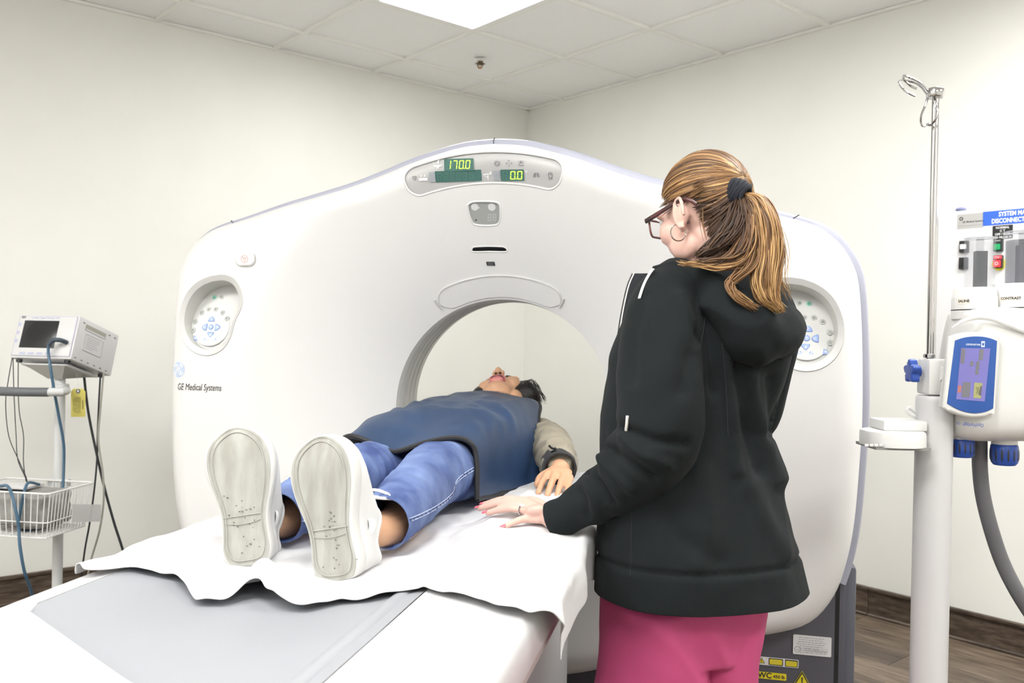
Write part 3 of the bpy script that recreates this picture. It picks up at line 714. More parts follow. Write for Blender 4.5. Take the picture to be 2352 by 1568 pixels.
# shell: rails round the mat
g = G(); N = 64
def rail(pts_out, pts_in, zo, zi): return [Vector((p.x, p.y, zo)) for p in pts_out], [Vector((p.x, p.y, zi)) for p in pts_in]
def loop_at(off, z): return [Vector((p.x, p.y, z)) for p in plan(off)]
lp = [loop_at(.03, TZ-.09), loop_at(.008, TZ-.085), loop_at(.0, TZ-.07), loop_at(.0, TZ-.022), loop_at(.004, TZ-.008), loop_at(.014, TZ)]
inner = []
for p in plan(.03):
    x, y = p.x, p.y
    # inner edge = mat outline with its diagonal, rounded foot end
    inner.append(p)
def near_y(x):
    if x < PXL+.36: return .89+.012*math.log1p(exp((.225-.625*(x-PXL))/.012))*1.0-.03*exp(-((x-PXL)/.02))*0
    if x > PXR-.05: a = math.asin(max(0, min(1, (x-PXR+.05)/.05))); return .89+.05-.05*cos(a)
    return .89
def mat_plan(off):
    xl, xr = PXL+off, PXR-off; c = []
    ref = plan(0); out = []
    for k in range(61): out.append(Vector((xl, Y1-(Y1-1.14)*k/60, 0)))
    n = 18
    for k in range(1, n): x = xl+.36*k/n; out.append(Vector((x, near_y(x)+off, 0)))
    out.append(Vector((xl+.36, .89+off, 0)))
    for k in range(1, n+1): a = pi/2*k/n; out.append(Vector((xr-.05+.05*sin(a), .89+off+.05-.05*cos(a), 0)))
    for k in range(60): out.append(Vector((xr, .94+off+(Y1-.94-off)*(k+1)/60, 0)))
    return out
mp = mat_plan(-.004)
lp.append([Vector((p.x, p.y, TZ+.002)) for p in mp]); lp.append([Vector((p.x, p.y, TZ-.03)) for p in mp])
g.loft(lp, cap=False, closed=False); g.obj('shell', M_shell, table, ang=50)
# mat
m0 = mat_plan(0); g = G(); rows = []
for k in range(0, 13):
    t = k/12; row = []
    for p in m0:
        c = (PXL+PXR)/2; x = c+(p.x-c)*(1-t); y = p.y
        row.append(Vector((x, y, pad_z(x)+.004)))
    rows.append(row)
# grid mat
g = G(); vs = []; fs = []; nx, ny = 40, 80
for i in range(nx+1):
    x = PXL+(PXR-PXL)*i/nx
    for j in range(ny+1):
        y = lerp(near_y(x)-.002, Y1, j/ny); z = pad_z(x)+.0015*noise.noise(Vector((x*14, y*5, 0)))+.002*exp(-((x-PXL-.0)/.02)**2)
        vs.append((x, y, z))
for i in range(nx):
    for j in range(ny): a = i*(ny+1)+j; fs.append((a, a+ny+1, a+ny+2, a+1))
g.add(vs, fs); g.obj('cradle_mat', M_pad, table)
G().tube([(PXR-.036, .915+.02*k, pad_z(PXR-.036)+.001) for k in range(80)], .012, 10, flat=.4, up=(0, 0, 1)).obj('mat_edge_bead', M_pad, table)
# underside, side rail and pedestal
G().box((-.637, 1.75, TZ-.105), (.70, 1.72, .05), .01).obj('carriage', M_alu, table)
G().box((TXR-.012, 1.80, TZ-.075), (.018, 1.6, .03), .004).obj('side_rail', M_alu, table)
G().box((-.637, 1.92, .40), (.56, 1.0, .60), .03).obj('lift_cover', M_shell, table)
G().box((-.637, 1.90, .05), (.62, 1.1, .10), .02).obj('foot', M_base_g, table)

# narrow cradle running on into the bore
g = G(); rows = []
for k in range(13):
    a = -1+2*k/12; x = -.68+.165*a; rows.append((x, TZ-.035+.025*abs(a)**2.5))
sec = [Vector((x, 0, z)) for x, z in rows]+[Vector((x, 0, z-.028)) for x, z in rows[::-1]]
g.loft([[Vector((p.x, y, p.z)) for p in sec] for y in (2.50, 2.8, 3.0, 3.2)]); g.obj('cradle', M_shell, table)
# ================================================================= MONITOR STAND
M_dev = mat('device_white', (.68, .68, .69), .35); M_lgrey = mat('light_grey_metal', (.66, .67, .67), .4); M_dgrey = mat('dark_grey_grip', (.13, .14, .15), .5)
M_wire = mat('white_wire', (.80, .80, .79), .35); M_rub = mat('black_rubber', (.02, .021, .024), .5); M_bcab = mat('slate_blue_cable', (.055, .125, .20), .4)
M_chrome = mat('chrome', (.5, .49, .49), .16, 1.0)
def cable(name, pts, r, m, label, group=None, parent=None, n=8):
    """pts (px, py, depth) in photo terms, or Vectors"""
    P = [p if isinstance(p, Vector) else W(*p) for p in pts]
    o = G().tube(spline(P, 6), r, n).obj(name, m, parent)
    if parent is None: tag(o, label, 'cable', group)
    return o
SD = 3.35
R0 = Vector((cos(YAW), sin(YAW), 0)); D0 = Vector((-sin(YAW), cos(YAW), 0)); UZ = Vector((0, 0, 1))
pb = W(136.5, 1000, SD); pb.z = 0
stand = thing('monitor_stand', pb, 'grey pole stand with a wire basket under the small monitor', 'stand')
G().tube([pb+Vector((0, 0, .06)), pb+Vector((0, 0, 1.08))], .0185, 20).obj('pole', M_lgrey, stand)
for k in range(5):
    a = k*2*pi/5+.3; d = Vector((cos(a), sin(a), 0))
    G().tube([pb+Vector((0, 0, .085)), pb+d*.12+Vector((0, 0, .08)), pb+d*.27+Vector((0, 0, .066))], [.024, .02, .015], 8).obj('base_leg', M_lgrey, stand)
    c = G(); side = Vector((-d.y, d.x, 0))
    for s_ in (-.012, .012): c.lathe([(0, -.008), (.026, -.008), (.029, 0), (.026, .008), (0, .008)], pb+d*.27+side*s_+Vector((0, 0, .029)), Matrix((d, Vector((0, 0, 1)), side)).transposed(), 16)
    c.tube([pb+d*.27+Vector((0, 0, .03)), pb+d*.27+Vector((0, 0, .07))], .006, 6); c.obj('caster', M_rub, stand)
phi = radians(10)
mx = (R0*cos(phi)-D0*sin(phi)); mz0 = UZ; mn = (-D0*cos(phi)-R0*sin(phi))       # screen-right, up, facing
tilt = radians(17); my = mn*-1
bx = mx; bn = (mn*cos(tilt)+UZ*sin(tilt)).normalized(); bu = bx.cross(bn)*-1
if bu.z < 0: bu = -bu
fc = W(103, 773, 3.27)
MB = lambda x, y, z: fc+bx*x+bu*y+bn*z          # monitor frame: right, up, out of screen
MM = Matrix(((bx.x, bu.x, bn.x, fc.x), (bx.y, bu.y, bn.y, fc.y), (bx.z, bu.z, bn.z, fc.z), (0, 0, 0, 1)))
mon = thing('patient_monitor', fc-Vector((0, 0, .09)), 'small white box monitor with a black screen, tilted up on its stand', 'monitor')
mw, mh, md = .255, .168, .25
def mbox(c, d, bev, m, name, parent, label=None):
    g = G(); g.box((0, 0, 0), d, bev); g.xf(MM @ Matrix.Translation(c)); return g.obj(name, m, parent, label=label)
case = mbox((0, 0, -md/2), (mw, mh, md), .006, M_dev, 'case', mon)
bez = mbox((0, .002, .0015), (mw*.95, mh*.93, .004), .0015, mat('bezel_lilac', (.50, .50, .60), .4), 'bezel', mon)
mbox((0, .002, .0022), (mw*.925, mh*.90, .004), .0015, M_dev, 'face_plate', mon)
mbox((-.022, .008, .0035), (.145, .106, .004), .001, mat('dark_screen', (.018, .019, .021), .18), 'screen', mon)
M_fade = mat('faded_lilac_print', (.48, .50, .66), .5)
for k in range(4): mbox((-.075+.036*k, -.066, .0045), (.024, .008, .001), 0, M_fade, 'soft_key', mon)
for k in range(3): mbox((-.112, .045-.032*k, .0045), (.009, .014, .001), 0, M_fade, 'soft_key', mon)
put_text(text_mesh('GO', .011, M_ink, bold=.0003), MM @ Matrix.Translation((-.103, .073, .0046)), mon, 'maker_lettering')
put_text(text_mesh('Cardiac Trigger Monitor 3150', .0095, M_fade), MM @ Matrix.Translation((-.01, .072, .0046)), mon, 'title_lettering')
# right side: recess, label, vents
def sbox(z, y, dz, dy, t, m, name, parent=case): return mbox((mw/2+t/2, y, z), (t, dy, dz), 0, m, name, parent)
sbox(-.105, .054, .125, .022, .0012, mat('recess_beige', (.40, .39, .33), .6), 'paper_recess'); sbox(-.105, .046, .118, .006, .0018, M_dev, 'recess_lip')
lb = sbox(-.105, -.002, .112, .062, .0010, M_dev, 'rating_label')
g = G()
for (z0, y0, z1, y1) in ((-.05, .029, -.16, .029), (-.05, -.033, -.16, -.033), (-.05, .029, -.05, -.033), (-.16, .029, -.16, -.033)): g.tube([MB(mw/2+.0012, y0, z0), MB(mw/2+.0012, y1, z1)], .0006, 4)
for k in range(6): g.tube([MB(mw/2+.0012, .019-.008*k, -.065), MB(mw/2+.0012, .019-.008*k, -.065-random.uniform(.04, .08))], .0005, 4)
g.obj('label_print', M_txt, lb)
for k in range(6): sbox(-.02-.038*k, -.072, .010, .003, .0012, M_dgrey, 'vent_slot')
for z in (-.03, -.19, -.225): sbox(z, .066, .010, .003, .0012, M_dgrey, 'vent_slot')
for x, z in ((-.1, -.02), (.1, -.02), (.1, -.225), (-.1, -.225)):
    G().tube([MB(x, -mh/2, z), MB(x, -mh/2-.011, z)], .011, 12).obj('foot', M_rub, mon)
# tilting mount under the monitor
g = G(); g.box((0, 0, 0), (.20, .006, .18), .002); g.xf(MM @ Matrix.Translation((0, -mh/2-.014, -.12))); g.obj('mount_plate', M_lgrey, stand)
c0 = MB(0, -mh/2-.02, -.11); top = pb+Vector((0, 0, 1.07))
g = G(); g.loft([[MB(x, -mh/2-.017, z) for x, z in ((-.085, -.03), (.085, -.03), (.085, -.20), (-.085, -.20))], [top+mx*a+my*b+Vector((0, 0, -.02)) for a, b in ((-.03, -.03), (.03, -.03), (.03, .03), (-.03, .03))]]); g.obj('mount_bracket', mat('bracket_beige', (.50, .49, .46), .45), stand)
# plug and blue cable
pl0 = MB(.098, -.022, .004)
plug = [pl0, pl0+bn*.025, pl0+bn*.034+bx*-.012, pl0+bn*.036+bx*-.03+bu*-.004, pl0+bn*.034+bx*-.044+bu*-.022]
G().tube(spline(plug, 4), .0085, 10).obj('plug', mat('plug_slate', (.05, .07, .10), .4), mon)
cable('monitor_cable', [plug[-1], plug[-1]+Vector((0, 0, -.03)), (117, 850, 3.2), (125, 900, 3.21), (136, 960, 3.24), (145, 1010, 3.26), (147, 1050, 3.27), (143.5, 1130, 3.25), (135, 1172, 3.22), (118, 1200, 3.2), (82, 1217, 3.19), (50, 1216, 3.16), (43, 1203, 3.11), (48, 1165, 3.10), (56, 1128, 3.11), (66, 1108, 3.15), (90, 1112, 3.22)], .0052, M_bcab, 'blue monitor cable looping from the monitor plug down into the wire basket')
cable('trailing_cable', [(-60, 1125, 3.2), (0, 1116, 3.13), (18, 1117, 3.10), (30, 1145, 3.06), (40, 1190, 3.05), (43, 1215, 3.05), (46, 1255, 3.04), (56, 1312, 3.05), (70, 1352, 3.1), (80, 1400, 3.15), (90, 1470, 3.2), Wz(95, 1560, .005), Wz(60, 1575, .005)], .0055, M_bcab, 'blue cable hanging over the basket rim down to the floor')
for k, pts in enumerate(([(28, 822), (18, 880), (13, 930), (20, 1000), (40, 1050), (58, 1090), (63, 1107)], [(30, 822), (32, 900), (37, 1000), (41, 1055), (57, 1093), (62, 1107)], [(42, 830), (42, 900), (45, 950), (54, 1000), (54, 1060), (59, 1100), (63, 1108)])):
    d = 3.24-.02*k
    cable('electrode_lead', [(x, y, d+(.0 if y < 1050 else -.03)) for x, y in pts], .0017, M_rub, ('thin black electrode lead bowing out farthest from the pole of the monitor stand', 'thin black electrode lead hanging between two others from the monitor', 'thin black electrode lead hanging closest to the pole of the monitor stand')[k], 'electrode leads', n=5)
cable('power_cable', [(192, 852, 3.42), (198, 910, 3.42), (206, 965, 3.42), (222, 1042, 3.42), (240, 1120, 3.42), (262, 1200, 3.42), (283, 1266, 3.42), (300, 1340, 3.42), (318, 1430, 3.42), (328, 1490, 3.4), Wz(334, 1527, .006), Wz(380, 1535, .006)], .0048, M_rub, 'thick black power cable slanting from the monitor to the floor')
cable('sensor_cable', [(231, 855, 3.4), (227, 925, 3.39), (224, 1000, 3.39), (223, 1050, 3.4), (217, 1120, 3.4), (206, 1200, 3.4), (194, 1268, 3.4), (186, 1340, 3.4), (182, 1420, 3.4), Wz(180, 1525, .005), Wz(150, 1535, .005)], .0034, M_rub, 'dark thin cable hanging straight beside the grey cable behind the basket')
cable('grey_cable', [(238, 855, 3.4), (231, 935, 3.385), (226, 1010, 3.385), (236, 1085, 3.39), (238, 1150, 3.4), (228, 1220, 3.4), (208, 1290, 3.4), (196, 1360, 3.4), (192, 1440, 3.4), Wz(193, 1530, .005), Wz(225, 1540, .005)], .0036, mat('grey_cable', (.36, .36, .31), .5), 'pale grey cable curving down behind the wire basket')
# handle
hz = W(130, 893, SD).z
g = G(); g.lathe([(.019, -.02), (.031, -.018), (.033, 0), (.031, .018), (.019, .02)], (pb.x, pb.y, hz), n=24)
hx = lambda px, dd: Vector((*W(px, 897, dd).xy, hz))
g.tube([hx(150, 3.33), hx(150, 3.25), hx(138, 3.2), hx(108, 3.18)], [.018, .018, .018, .018], 12, flat=.85); g.obj('handle_bracket', M_lgrey, stand)
G().tube(spline([hx(112, 3.18), hx(40, 3.17), hx(-20, 3.2), hx(-60, 3.3)], 5), .0165, 12).obj('handle_grip', M_dgrey, stand)
# wire basket
def ground(px, d): p = W(px, 1100, d); return Vector((p.x, p.y, 0))
bc = pb+mx*-.02+mn*.145
zt, zb_ = W(115, 1127, 3.12).z, W(115, 1227, 3.14).z
hw, hd = .185, .125
bas = G()
def cornerp(i, k, z):
    sx, sy = ((-1, -1), (1, -1), (1, 1), (-1, 1))[i]; kk = lerp(1, .88, k); return bc+mx*(sx*hw*kk)+mn*(-sy*hd*kk)+Vector((0, 0, z))
def perim(k, z, n=14):
    P = []
    for i in range(4):
        a, b = cornerp(i, k, z), cornerp((i+1) % 4, k, z)
        for j in range(n): P.append(a.lerp(b, (j+.5)/n))
    return P
top_, bot_ = perim(0, zt), perim(1, zb_)
bas.tube(top_, .0035, 6, closed=True); bas.tube(perim(.5, (zt*.35+zb_*.65)), .0022, 5, closed=True); bas.tube(bot_, .0028, 6, closed=True)
for a, b in zip(top_, bot_): bas.tube([a, b], .0019, 5)
n = 14
for j in range(n): bas.tube([bot_[j], bot_[3*n-1-j]], .0019, 5); bas.tube([bot_[n+j], bot_[4*n-1-j]], .0019, 5)
basket = bas.obj('basket', M_wire, stand)
G().box((0, 0, 0), (.09, .02, .03), .004).xf(Matrix.Translation(pb+Vector((0, 0, zt-.01))) @ Matrix(((mx.x, mn.x, 0, 0), (mx.y, mn.y, 0, 0), (0, 0, 1, 0), (0, 0, 0, 1)))).obj('basket_clamp', M_lgrey, stand)
cp0, cp1 = cornerp(1, .3, 0), cornerp(2, .3, 0)
g = G(); a = W(165, 1178, 3.14); b = W(231, 1178, 3.30); n_ = (b-a).cross(UZ).normalized(); h_ = .032
g.add([a+UZ*h_, b+UZ*h_, b-UZ*h_, a-UZ*h_, a+UZ*h_+n_*.002, b+UZ*h_+n_*.002, b-UZ*h_+n_*.002, a-UZ*h_+n_*.002], [(0, 1, 2, 3), (7, 6, 5, 4), (0, 4, 5, 1), (1, 5, 6, 2), (2, 6, 7, 3), (3, 7, 4, 0)]); g.obj('label_holder', mat('frosted_plastic', (.80, .80, .80), .3, alpha=.65), stand, False)
# bag in the basket
M_bag = mat('silver_grey_bag', (.30, .295, .28), .4, var=.2, vscale=25)
g = G(); g.box((0, 0, 0), (.26, .17, .125), .03, seg=3)
me = evaluated(g.data('tmp', M_bag), [('SUBSURF', dict(levels=2))], 'supply_bag')
displace(me, lambda p, n: .012*noise.noise(p*22)+.006*noise.noise(p*60))
me.transform(Matrix.Translation(bc+Vector((0, 0, zb_+.083))) @ Matrix(((mx.x, mn.x, 0, 0), (mx.y, mn.y, 0, 0), (0, 0, 1, 0), (0, 0, 0, 1))))
tag(link('supply_bag', me), 'crumpled silver grey bag lying in the wire basket', 'bag')
g = G(); g.box((0, 0, 0), (.17, .10, .008), .002); g.xf(Matrix.Translation(bc+mx*-.05+Vector((0, 0, zb_+.158))) @ Matrix(((mx.x, mn.x, 0, 0), (mx.y, mn.y, 0, 0), (0, 0, 1, 0), (0, 0, 0, 1))))
tag(g.obj('booklet', M_dev), 'white flat booklet lying on top of the bag in the basket', 'booklet')
# caution tag
tg = thing('caution_tag', W(179, 957, 3.32), 'yellow paper caution tag hanging on a string under the monitor', 'tag')
td = 3.32
M_tagp = mat('tag_yellow', (.66, .58, .14), .6)
ol = [(163, 957), (196, 957), (196, 899), (190, 892), (169, 892), (163, 899)]
P = [W(x, y, td) for x, y in ol]; g = G(); nn = D0*.0012
g.add(P+[p+nn for p in P], [tuple(range(6)), tuple(range(11, 5, -1))]+[(i, (i+1) % 6, 6+(i+1) % 6, 6+i) for i in range(6)]); tpo = g.obj('paper', M_tagp, tg, False)
tM = frame(W(179.5, 898, td)-D0*.001, R0, UZ); s = td/FPX
G().prism(circle(5.2*s, 20), tM, .0006).obj('eyelet', M_dgrey, tg); G().prism(circle(2.6*s, 16), tM @ Matrix.Translation((0, 0, .0004)), .0006).obj('eyelet_hole', M_dev, tg)
G().tube([W(179.5, 898, td-.003), W(179, 880, td), W(176, 856, 3.33)], .0007, 5).obj('string', mat('string', (.7, .68, .6), .7), tg)
Mr = frame(W(180, 930, td)-D0*.0008, -UZ, R0)
put_text(text_mesh('CAUTION', .0075, M_ink, extr=.0001, bold=.0001), Mr @ Matrix.Translation((-.002, .017, 0)), tg)
for k, l_ in enumerate(('DO NOT OPERATE UNIT', 'WITHOUT CHECKING THE', 'POWER CORD AND THE', 'PATIENT LEADS. REPORT', 'DAMAGE AT ONCE')): put_text(text_mesh(l_, .0052, M_ink, extr=.0001), Mr @ Matrix.Translation((0, .006-.0062*k, 0)), tg)

# ================================================================= INJECTOR STAND
DI = 1.95
M_inj = mat('injector_white', (.72, .72, .71), .3); M_col = mat('column_grey', (.58, .58, .59), .35); M_nblue = mat('knob_blue', (.02, .07, .36), .35); M_pblue = mat('panel_blue', (.02, .09, .36), .3)
cb = W(2145, 1000, DI); cb.z = 0
ist = thing('injector_stand', cb, 'white column stand with a tall chrome drip pole and a side tray', 'stand')
zcol = W(2146, 908, DI).z
G().lathe([(.0, .05), (.039, .05), (.039, zcol-.012), (.0385, zcol-.004), (.035, zcol), (0, zcol)], (cb.x, cb.y, 0), n=32).obj('column', M_col, ist)
zb0, zb1 = W(2140, 905, DI).z, W(2140, 824, DI).z
bcx = W(2141, 860, DI)
g = G(); RY = Matrix(((R0.x, D0.x, 0), (R0.y, D0.y, 0), (0, 0, 1)))
g.box((cb.x, cb.y, (zb0+zb1)/2), (.056, .06, zb1-zb0), .006, RY); g.obj('pole_block', M_inj, ist)
for k in range(4):
    a = k*pi/2+.5; d = Vector((cos(a), sin(a), 0)); G().tube([Vector((cb.x, cb.y, .06)), Vector((cb.x, cb.y, .06))+d*.3+Vector((0, 0, -.005))], [.035, .022], 10).obj('base_leg', M_col, ist)
    c = G()
    for s_ in (-.013, .013): c.lathe([(0, -.009), (.025, -.009), (.028, 0), (.025, .009), (0, .009)], Vector((cb.x, cb.y, .028))+d*.3+Vector((-d.y, d.x, 0))*s_, Matrix((d, UZ, Vector((-d.y, d.x, 0)))).transposed(), 14)
    c.tube([Vector((cb.x, cb.y, .03))+d*.3, Vector((cb.x, cb.y, .07))+d*.3], .006, 6); c.obj('caster', M_rub, ist)
# chrome pole and hooks
px0 = W(2134, 822, DI); ptop = px0.copy(); ptop.z = W(2137, 216, DI).z
g = G().tube([px0-Vector((0, 0, .01)), ptop], .0062, 14); g.tube([px0+R0*.0042-Vector((0, 0, .01))-D0*.003, ptop+R0*.0042-D0*.003], .0042, 8); g.obj('drip_pole', M_chrome, ist)  # slim second tube puts the pole's double highlight into the shape
G().lathe([(.008, -.004), (.0125, -.003), (.0125, .004), (.008, .006)], px0+Vector((0, 0, .004)), n=20).obj('pole_collar', M_chrome, ist)
hk = G().lathe([(.0, -.010), (.016, -.010), (.0185, -.006), (.0185, .008), (.016, .011), (.0, .011)], ptop, n=24)
hk.obj('hook_clamp', M_chrome, ist)
def hook(pts): G().tube(spline([W(x, y, d) for x, y, d in pts], 7), .0026, 8).obj('hook', M_chrome, ist)
hook([(2133, 214, DI), (2126, 203, DI-.01), (2112, 189, DI-.02), (2090, 178, DI-.02), (2076, 174, DI-.01), (2077, 183, DI+.0), (2090, 196, DI+.005), (2106, 204, DI)])
hook([(2130, 218, DI+.01), (2116, 200, DI+.04), (2095, 188, DI+.05), (2070, 185, DI+.04), (2065, 190, DI+.02), (2076, 206, DI), (2090, 215, DI-.01), (2102, 221, DI-.01)])
hook([(2146, 226, DI-.01), (2151, 243, DI-.03), (2154, 258, DI-.035), (2148, 275, DI-.03), (2140, 286, DI-.02), (2133, 288, DI-.01)])
hook([(2130, 226, DI-.01), (2124, 245, DI-.035), (2116, 266, DI-.04), (2116, 284, DI-.03), (2122, 290, DI-.02), (2132, 284, DI-.01)])
# star knob
kc = W(2112, 853, DI); kg = G(); kM = frame(kc, D0, UZ); kM = Matrix(((D0.x, 0, -R0.x, kc.x), (D0.y, 0, -R0.y, kc.y), (0, 1, 0, kc.z), (0, 0, 0, 1)))
star = []
for k in range(60): a = 2*pi*k/60; star.append(((.0225+.005*cos(5*a))*cos(a+.3), (.0225+.005*cos(5*a))*sin(a+.3)))
kg.prism(circle(.012, 20), kM, .010); kg.prism(star, kM @ Matrix.Translation((0, 0, .008)), .017, .004); kg.obj('star_knob', M_nblue, ist)
# tray and side box
tc = W(2050, 1005, DI-.02)
g = G(); zt0, zt1 = W(2050, 985, DI).z, W(2050, 1019, DI).z
tw = (2118-1983)/FPX*DI
out = rrect(tw, .13, .055, 8); out = [(x if x < 0 else min(x, tw/2-.006), y) for x, y in out]
Mt = frame((tc.x, tc.y, zt1), R0, D0); g.prism(out, Mt, zt0-zt1, .008); tray = g.obj('tray', M_inj, ist)
g = G().box((0, 0, 0), (.095, .08, .022), .004); g.xf(Matrix.Translation(W(2062, 974, DI)) @ RY.to_4x4()); g.obj('tray_back', M_inj, ist)
for k in range(9): g = G().box((0, 0, 0), (.0075, .004, .005)); g.xf(Matrix.Translation(W(1990+11*k, 1022, DI-.075+.0*k)) @ RY.to_4x4()); g.obj('tray_rib', M_lgrey, ist, False)
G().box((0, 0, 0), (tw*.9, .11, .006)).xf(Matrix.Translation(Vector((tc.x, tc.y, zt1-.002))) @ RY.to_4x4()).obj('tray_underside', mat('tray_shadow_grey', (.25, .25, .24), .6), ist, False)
G().tube(spline([W(x, y, DI+.01) for x, y in ((2112, 962), (2100, 955), (2090, 950), (2083, 942), (2088, 936), (2098, 942), (2110, 952))], 5), .0042, 8).obj('cable_loop', M_lgrey, ist)
# ---- injector head
DH = 1.88
ih = thing('contrast_injector', W(2290, 1010, DH+.08), 'white two-syringe contrast injector head with a blue touch screen and blue knobs', 'injector')
rowsI = [(704, 2196, 2420, .060), (722, 2190, 2422, .072), (750, 2186, 2424, .08), (790, 2178, 2426, .085), (860, 2171, 2426, .088), (930, 2165, 2424, .088), (970, 2163, 2420, .084), (990, 2169, 2414, .074), (1003, 2182, 2404, .056), (1011, 2205, 2384, .032)]
def superell(c, ax, ay, a, b, e=.45, n=40):
    out = []
    for k in range(n):
        t = 2*pi*k/n; cx, sy = cos(t), sin(t); out.append(c+ax*(a*math.copysign(abs(cx)**e, cx))+ay*(b*math.copysign(abs(sy)**e, sy)))
    return out
rg = []
for y, xl, xr, th_ in rowsI:
    c = W((xl+xr)/2, y, DH+.092); rg.append(superell(c, CR, D0, (xr-xl)/2/FPX*DH, th_))
me = evaluated(G().loft(rg).data('tmp', M_inj, True), [('SUBSURF', dict(levels=2))], 'housing'); sharp(me, 180); link('housing', me, ih)
# shoulder moulding and side swell
G().tube(spline([W(x, y, DH+.004) for x, y in ((2186, 752), (2210, 738), (2245, 729), (2280, 733), (2320, 748), (2360, 762), (2420, 768))], 5), [.0008+.0042*min(1, k/8) for k in range(31)], 8).obj('shoulder_ridge', M_inj, ih)
g = G(); g.sphere(W(2400, 870, DH+.05), (.075, .07, .10), n=24, m=16); g.obj('side_swell', M_inj, ih)
# screen cushion and panel
FR = frame(W(2230, 860, DH-.004), CR, CU)
sI = DH/FPX
def lp2(pts): return [((x-2230)*sI, (860-y)*sI) for x, y in pts]
def curved(pts, n=6):
    P = [Vector((x, y, 0)) for x, y in pts]; return [(p.x, p.y) for p in spline(P, n)]
def panel_outline(k, dx=0, dy=0):
    tl, tr, br, bl = (2190, 782), (2286, 783), (2277, 937), (2172, 926)
    P = curved([tl, (2212, 775), (2240, 772.5), (2266, 775.5), tr])+curved([br, (2258, 945), (2230, 948), (2200, 941), bl])
    cx, cy = 2231, 858; return [(cx+(x-cx)*k, cy+(y-cy)*(1+(k-1)*.7)) for x, y in P]
def pad(out, z0, h, bev, m, name, parent=ih):
    return G().prism([p for p in lp2(out)][::-1], FR @ Matrix.Translation((0, 0, z0)), h, bev).obj(name, m, parent, ang=60)
pad(panel_outline(1.17), -.012, .018, .006, M_inj, 'screen_cushion'); scr = pad(panel_outline(1.0), .004, .0035, .0008, M_pblue, 'screen_panel')
M_lcd = mat('lcd_violet', (.16, .15, .42), .25, emit=.10, ecol=(.25, .22, .6)); M_lg = mat('lcd_grey', (.17, .17, .20), .3); M_ly = mat('lcd_olive', (.36, .36, .16), .3); M_lr = mat('lcd_red', (.45, .17, .12), .3)
def lcd(pts, z, m, name): return G().prism(lp2(pts)[::-1], FR @ Matrix.Translation((0, 0, z)), .0006).obj(name, m, scr, False)
lcd([(2203, 799), (2270, 800), (2257, 921), (2192, 916)], .0075, M_lcd, 'lcd')
for a in (([(2204, 801), (2213, 801), (2210, 834), (2202, 834)], M_lg), ([(2245, 802), (2255, 802), (2252, 827), (2243, 827)], M_lg), ([(2225, 829), (2232, 829), (2230, 840), (2223, 840)], M_lg), ([(2238, 830), (2246, 830), (2242, 860), (2235, 860)], M_lg), ([(2207, 877), (2225, 877), (2222, 912), (2204, 911)], M_lg), ([(2233, 878), (2252, 879), (2248, 914), (2231, 913)], M_ly), ([(2197, 884), (2204, 885), (2202, 901), (2195, 900)], M_lr), ([(2247, 885), (2251, 886), (2249, 908), (2243, 906)], M_lg)): lcd(a[0], .0079, a[1], 'lcd_field')
g = G()
for k in range(3): g.tube([FR @ Vector((x, y, .0084)) for x, y in lp2([(2236+3*k, 888), (2240+2*k, 896), (2237+3*k, 904)])], .0004, 4)
g.obj('lcd_drawing', M_ink, scr)
def up_text(t, px0, px1, py, m, h=1.0, bold=0, z=.0078, par=scr):
    me = text_mesh(t, .01, m, align='LEFT', extr=.0001, bold=bold); wx = max(v.co.x for v in me.vertices); L = (px1-px0)*sI
    for v in me.vertices: v.co.x *= L/wx; v.co.y *= L/wx*h
    x, y = lp2([(px1, py)])[0]; put_text(me, FR @ Matrix.Translation((x, y, z)) @ Matrix.Rotation(pi+radians(-2), 4, 'Z'), par)
M_w2 = mat('white_print', (.72, .78, .9), .4)
up_text('MALLINCKRODT', 2214, 2247, 791.5, M_w2, 1.3, .0002); lcd([(2249.5, 783.5), (2257.5, 783.5), (2257, 797), (2249, 797)], .0075, M_w2, 'logo_block'); up_text('M', 2251, 2256, 790, M_pblue, 1.6, .0003, .0082)
M_bl2 = mat('blue_print', (.05, .08, .30), .4)
FRt = FR.copy(); up_text('OptiVantage', 2209, 2257, 976, M_bl2, 1.25, .0001, .0042, ih); up_text('DH', 2195, 2204, 971.5, M_bl2, 1.2, 0, .0036, ih)
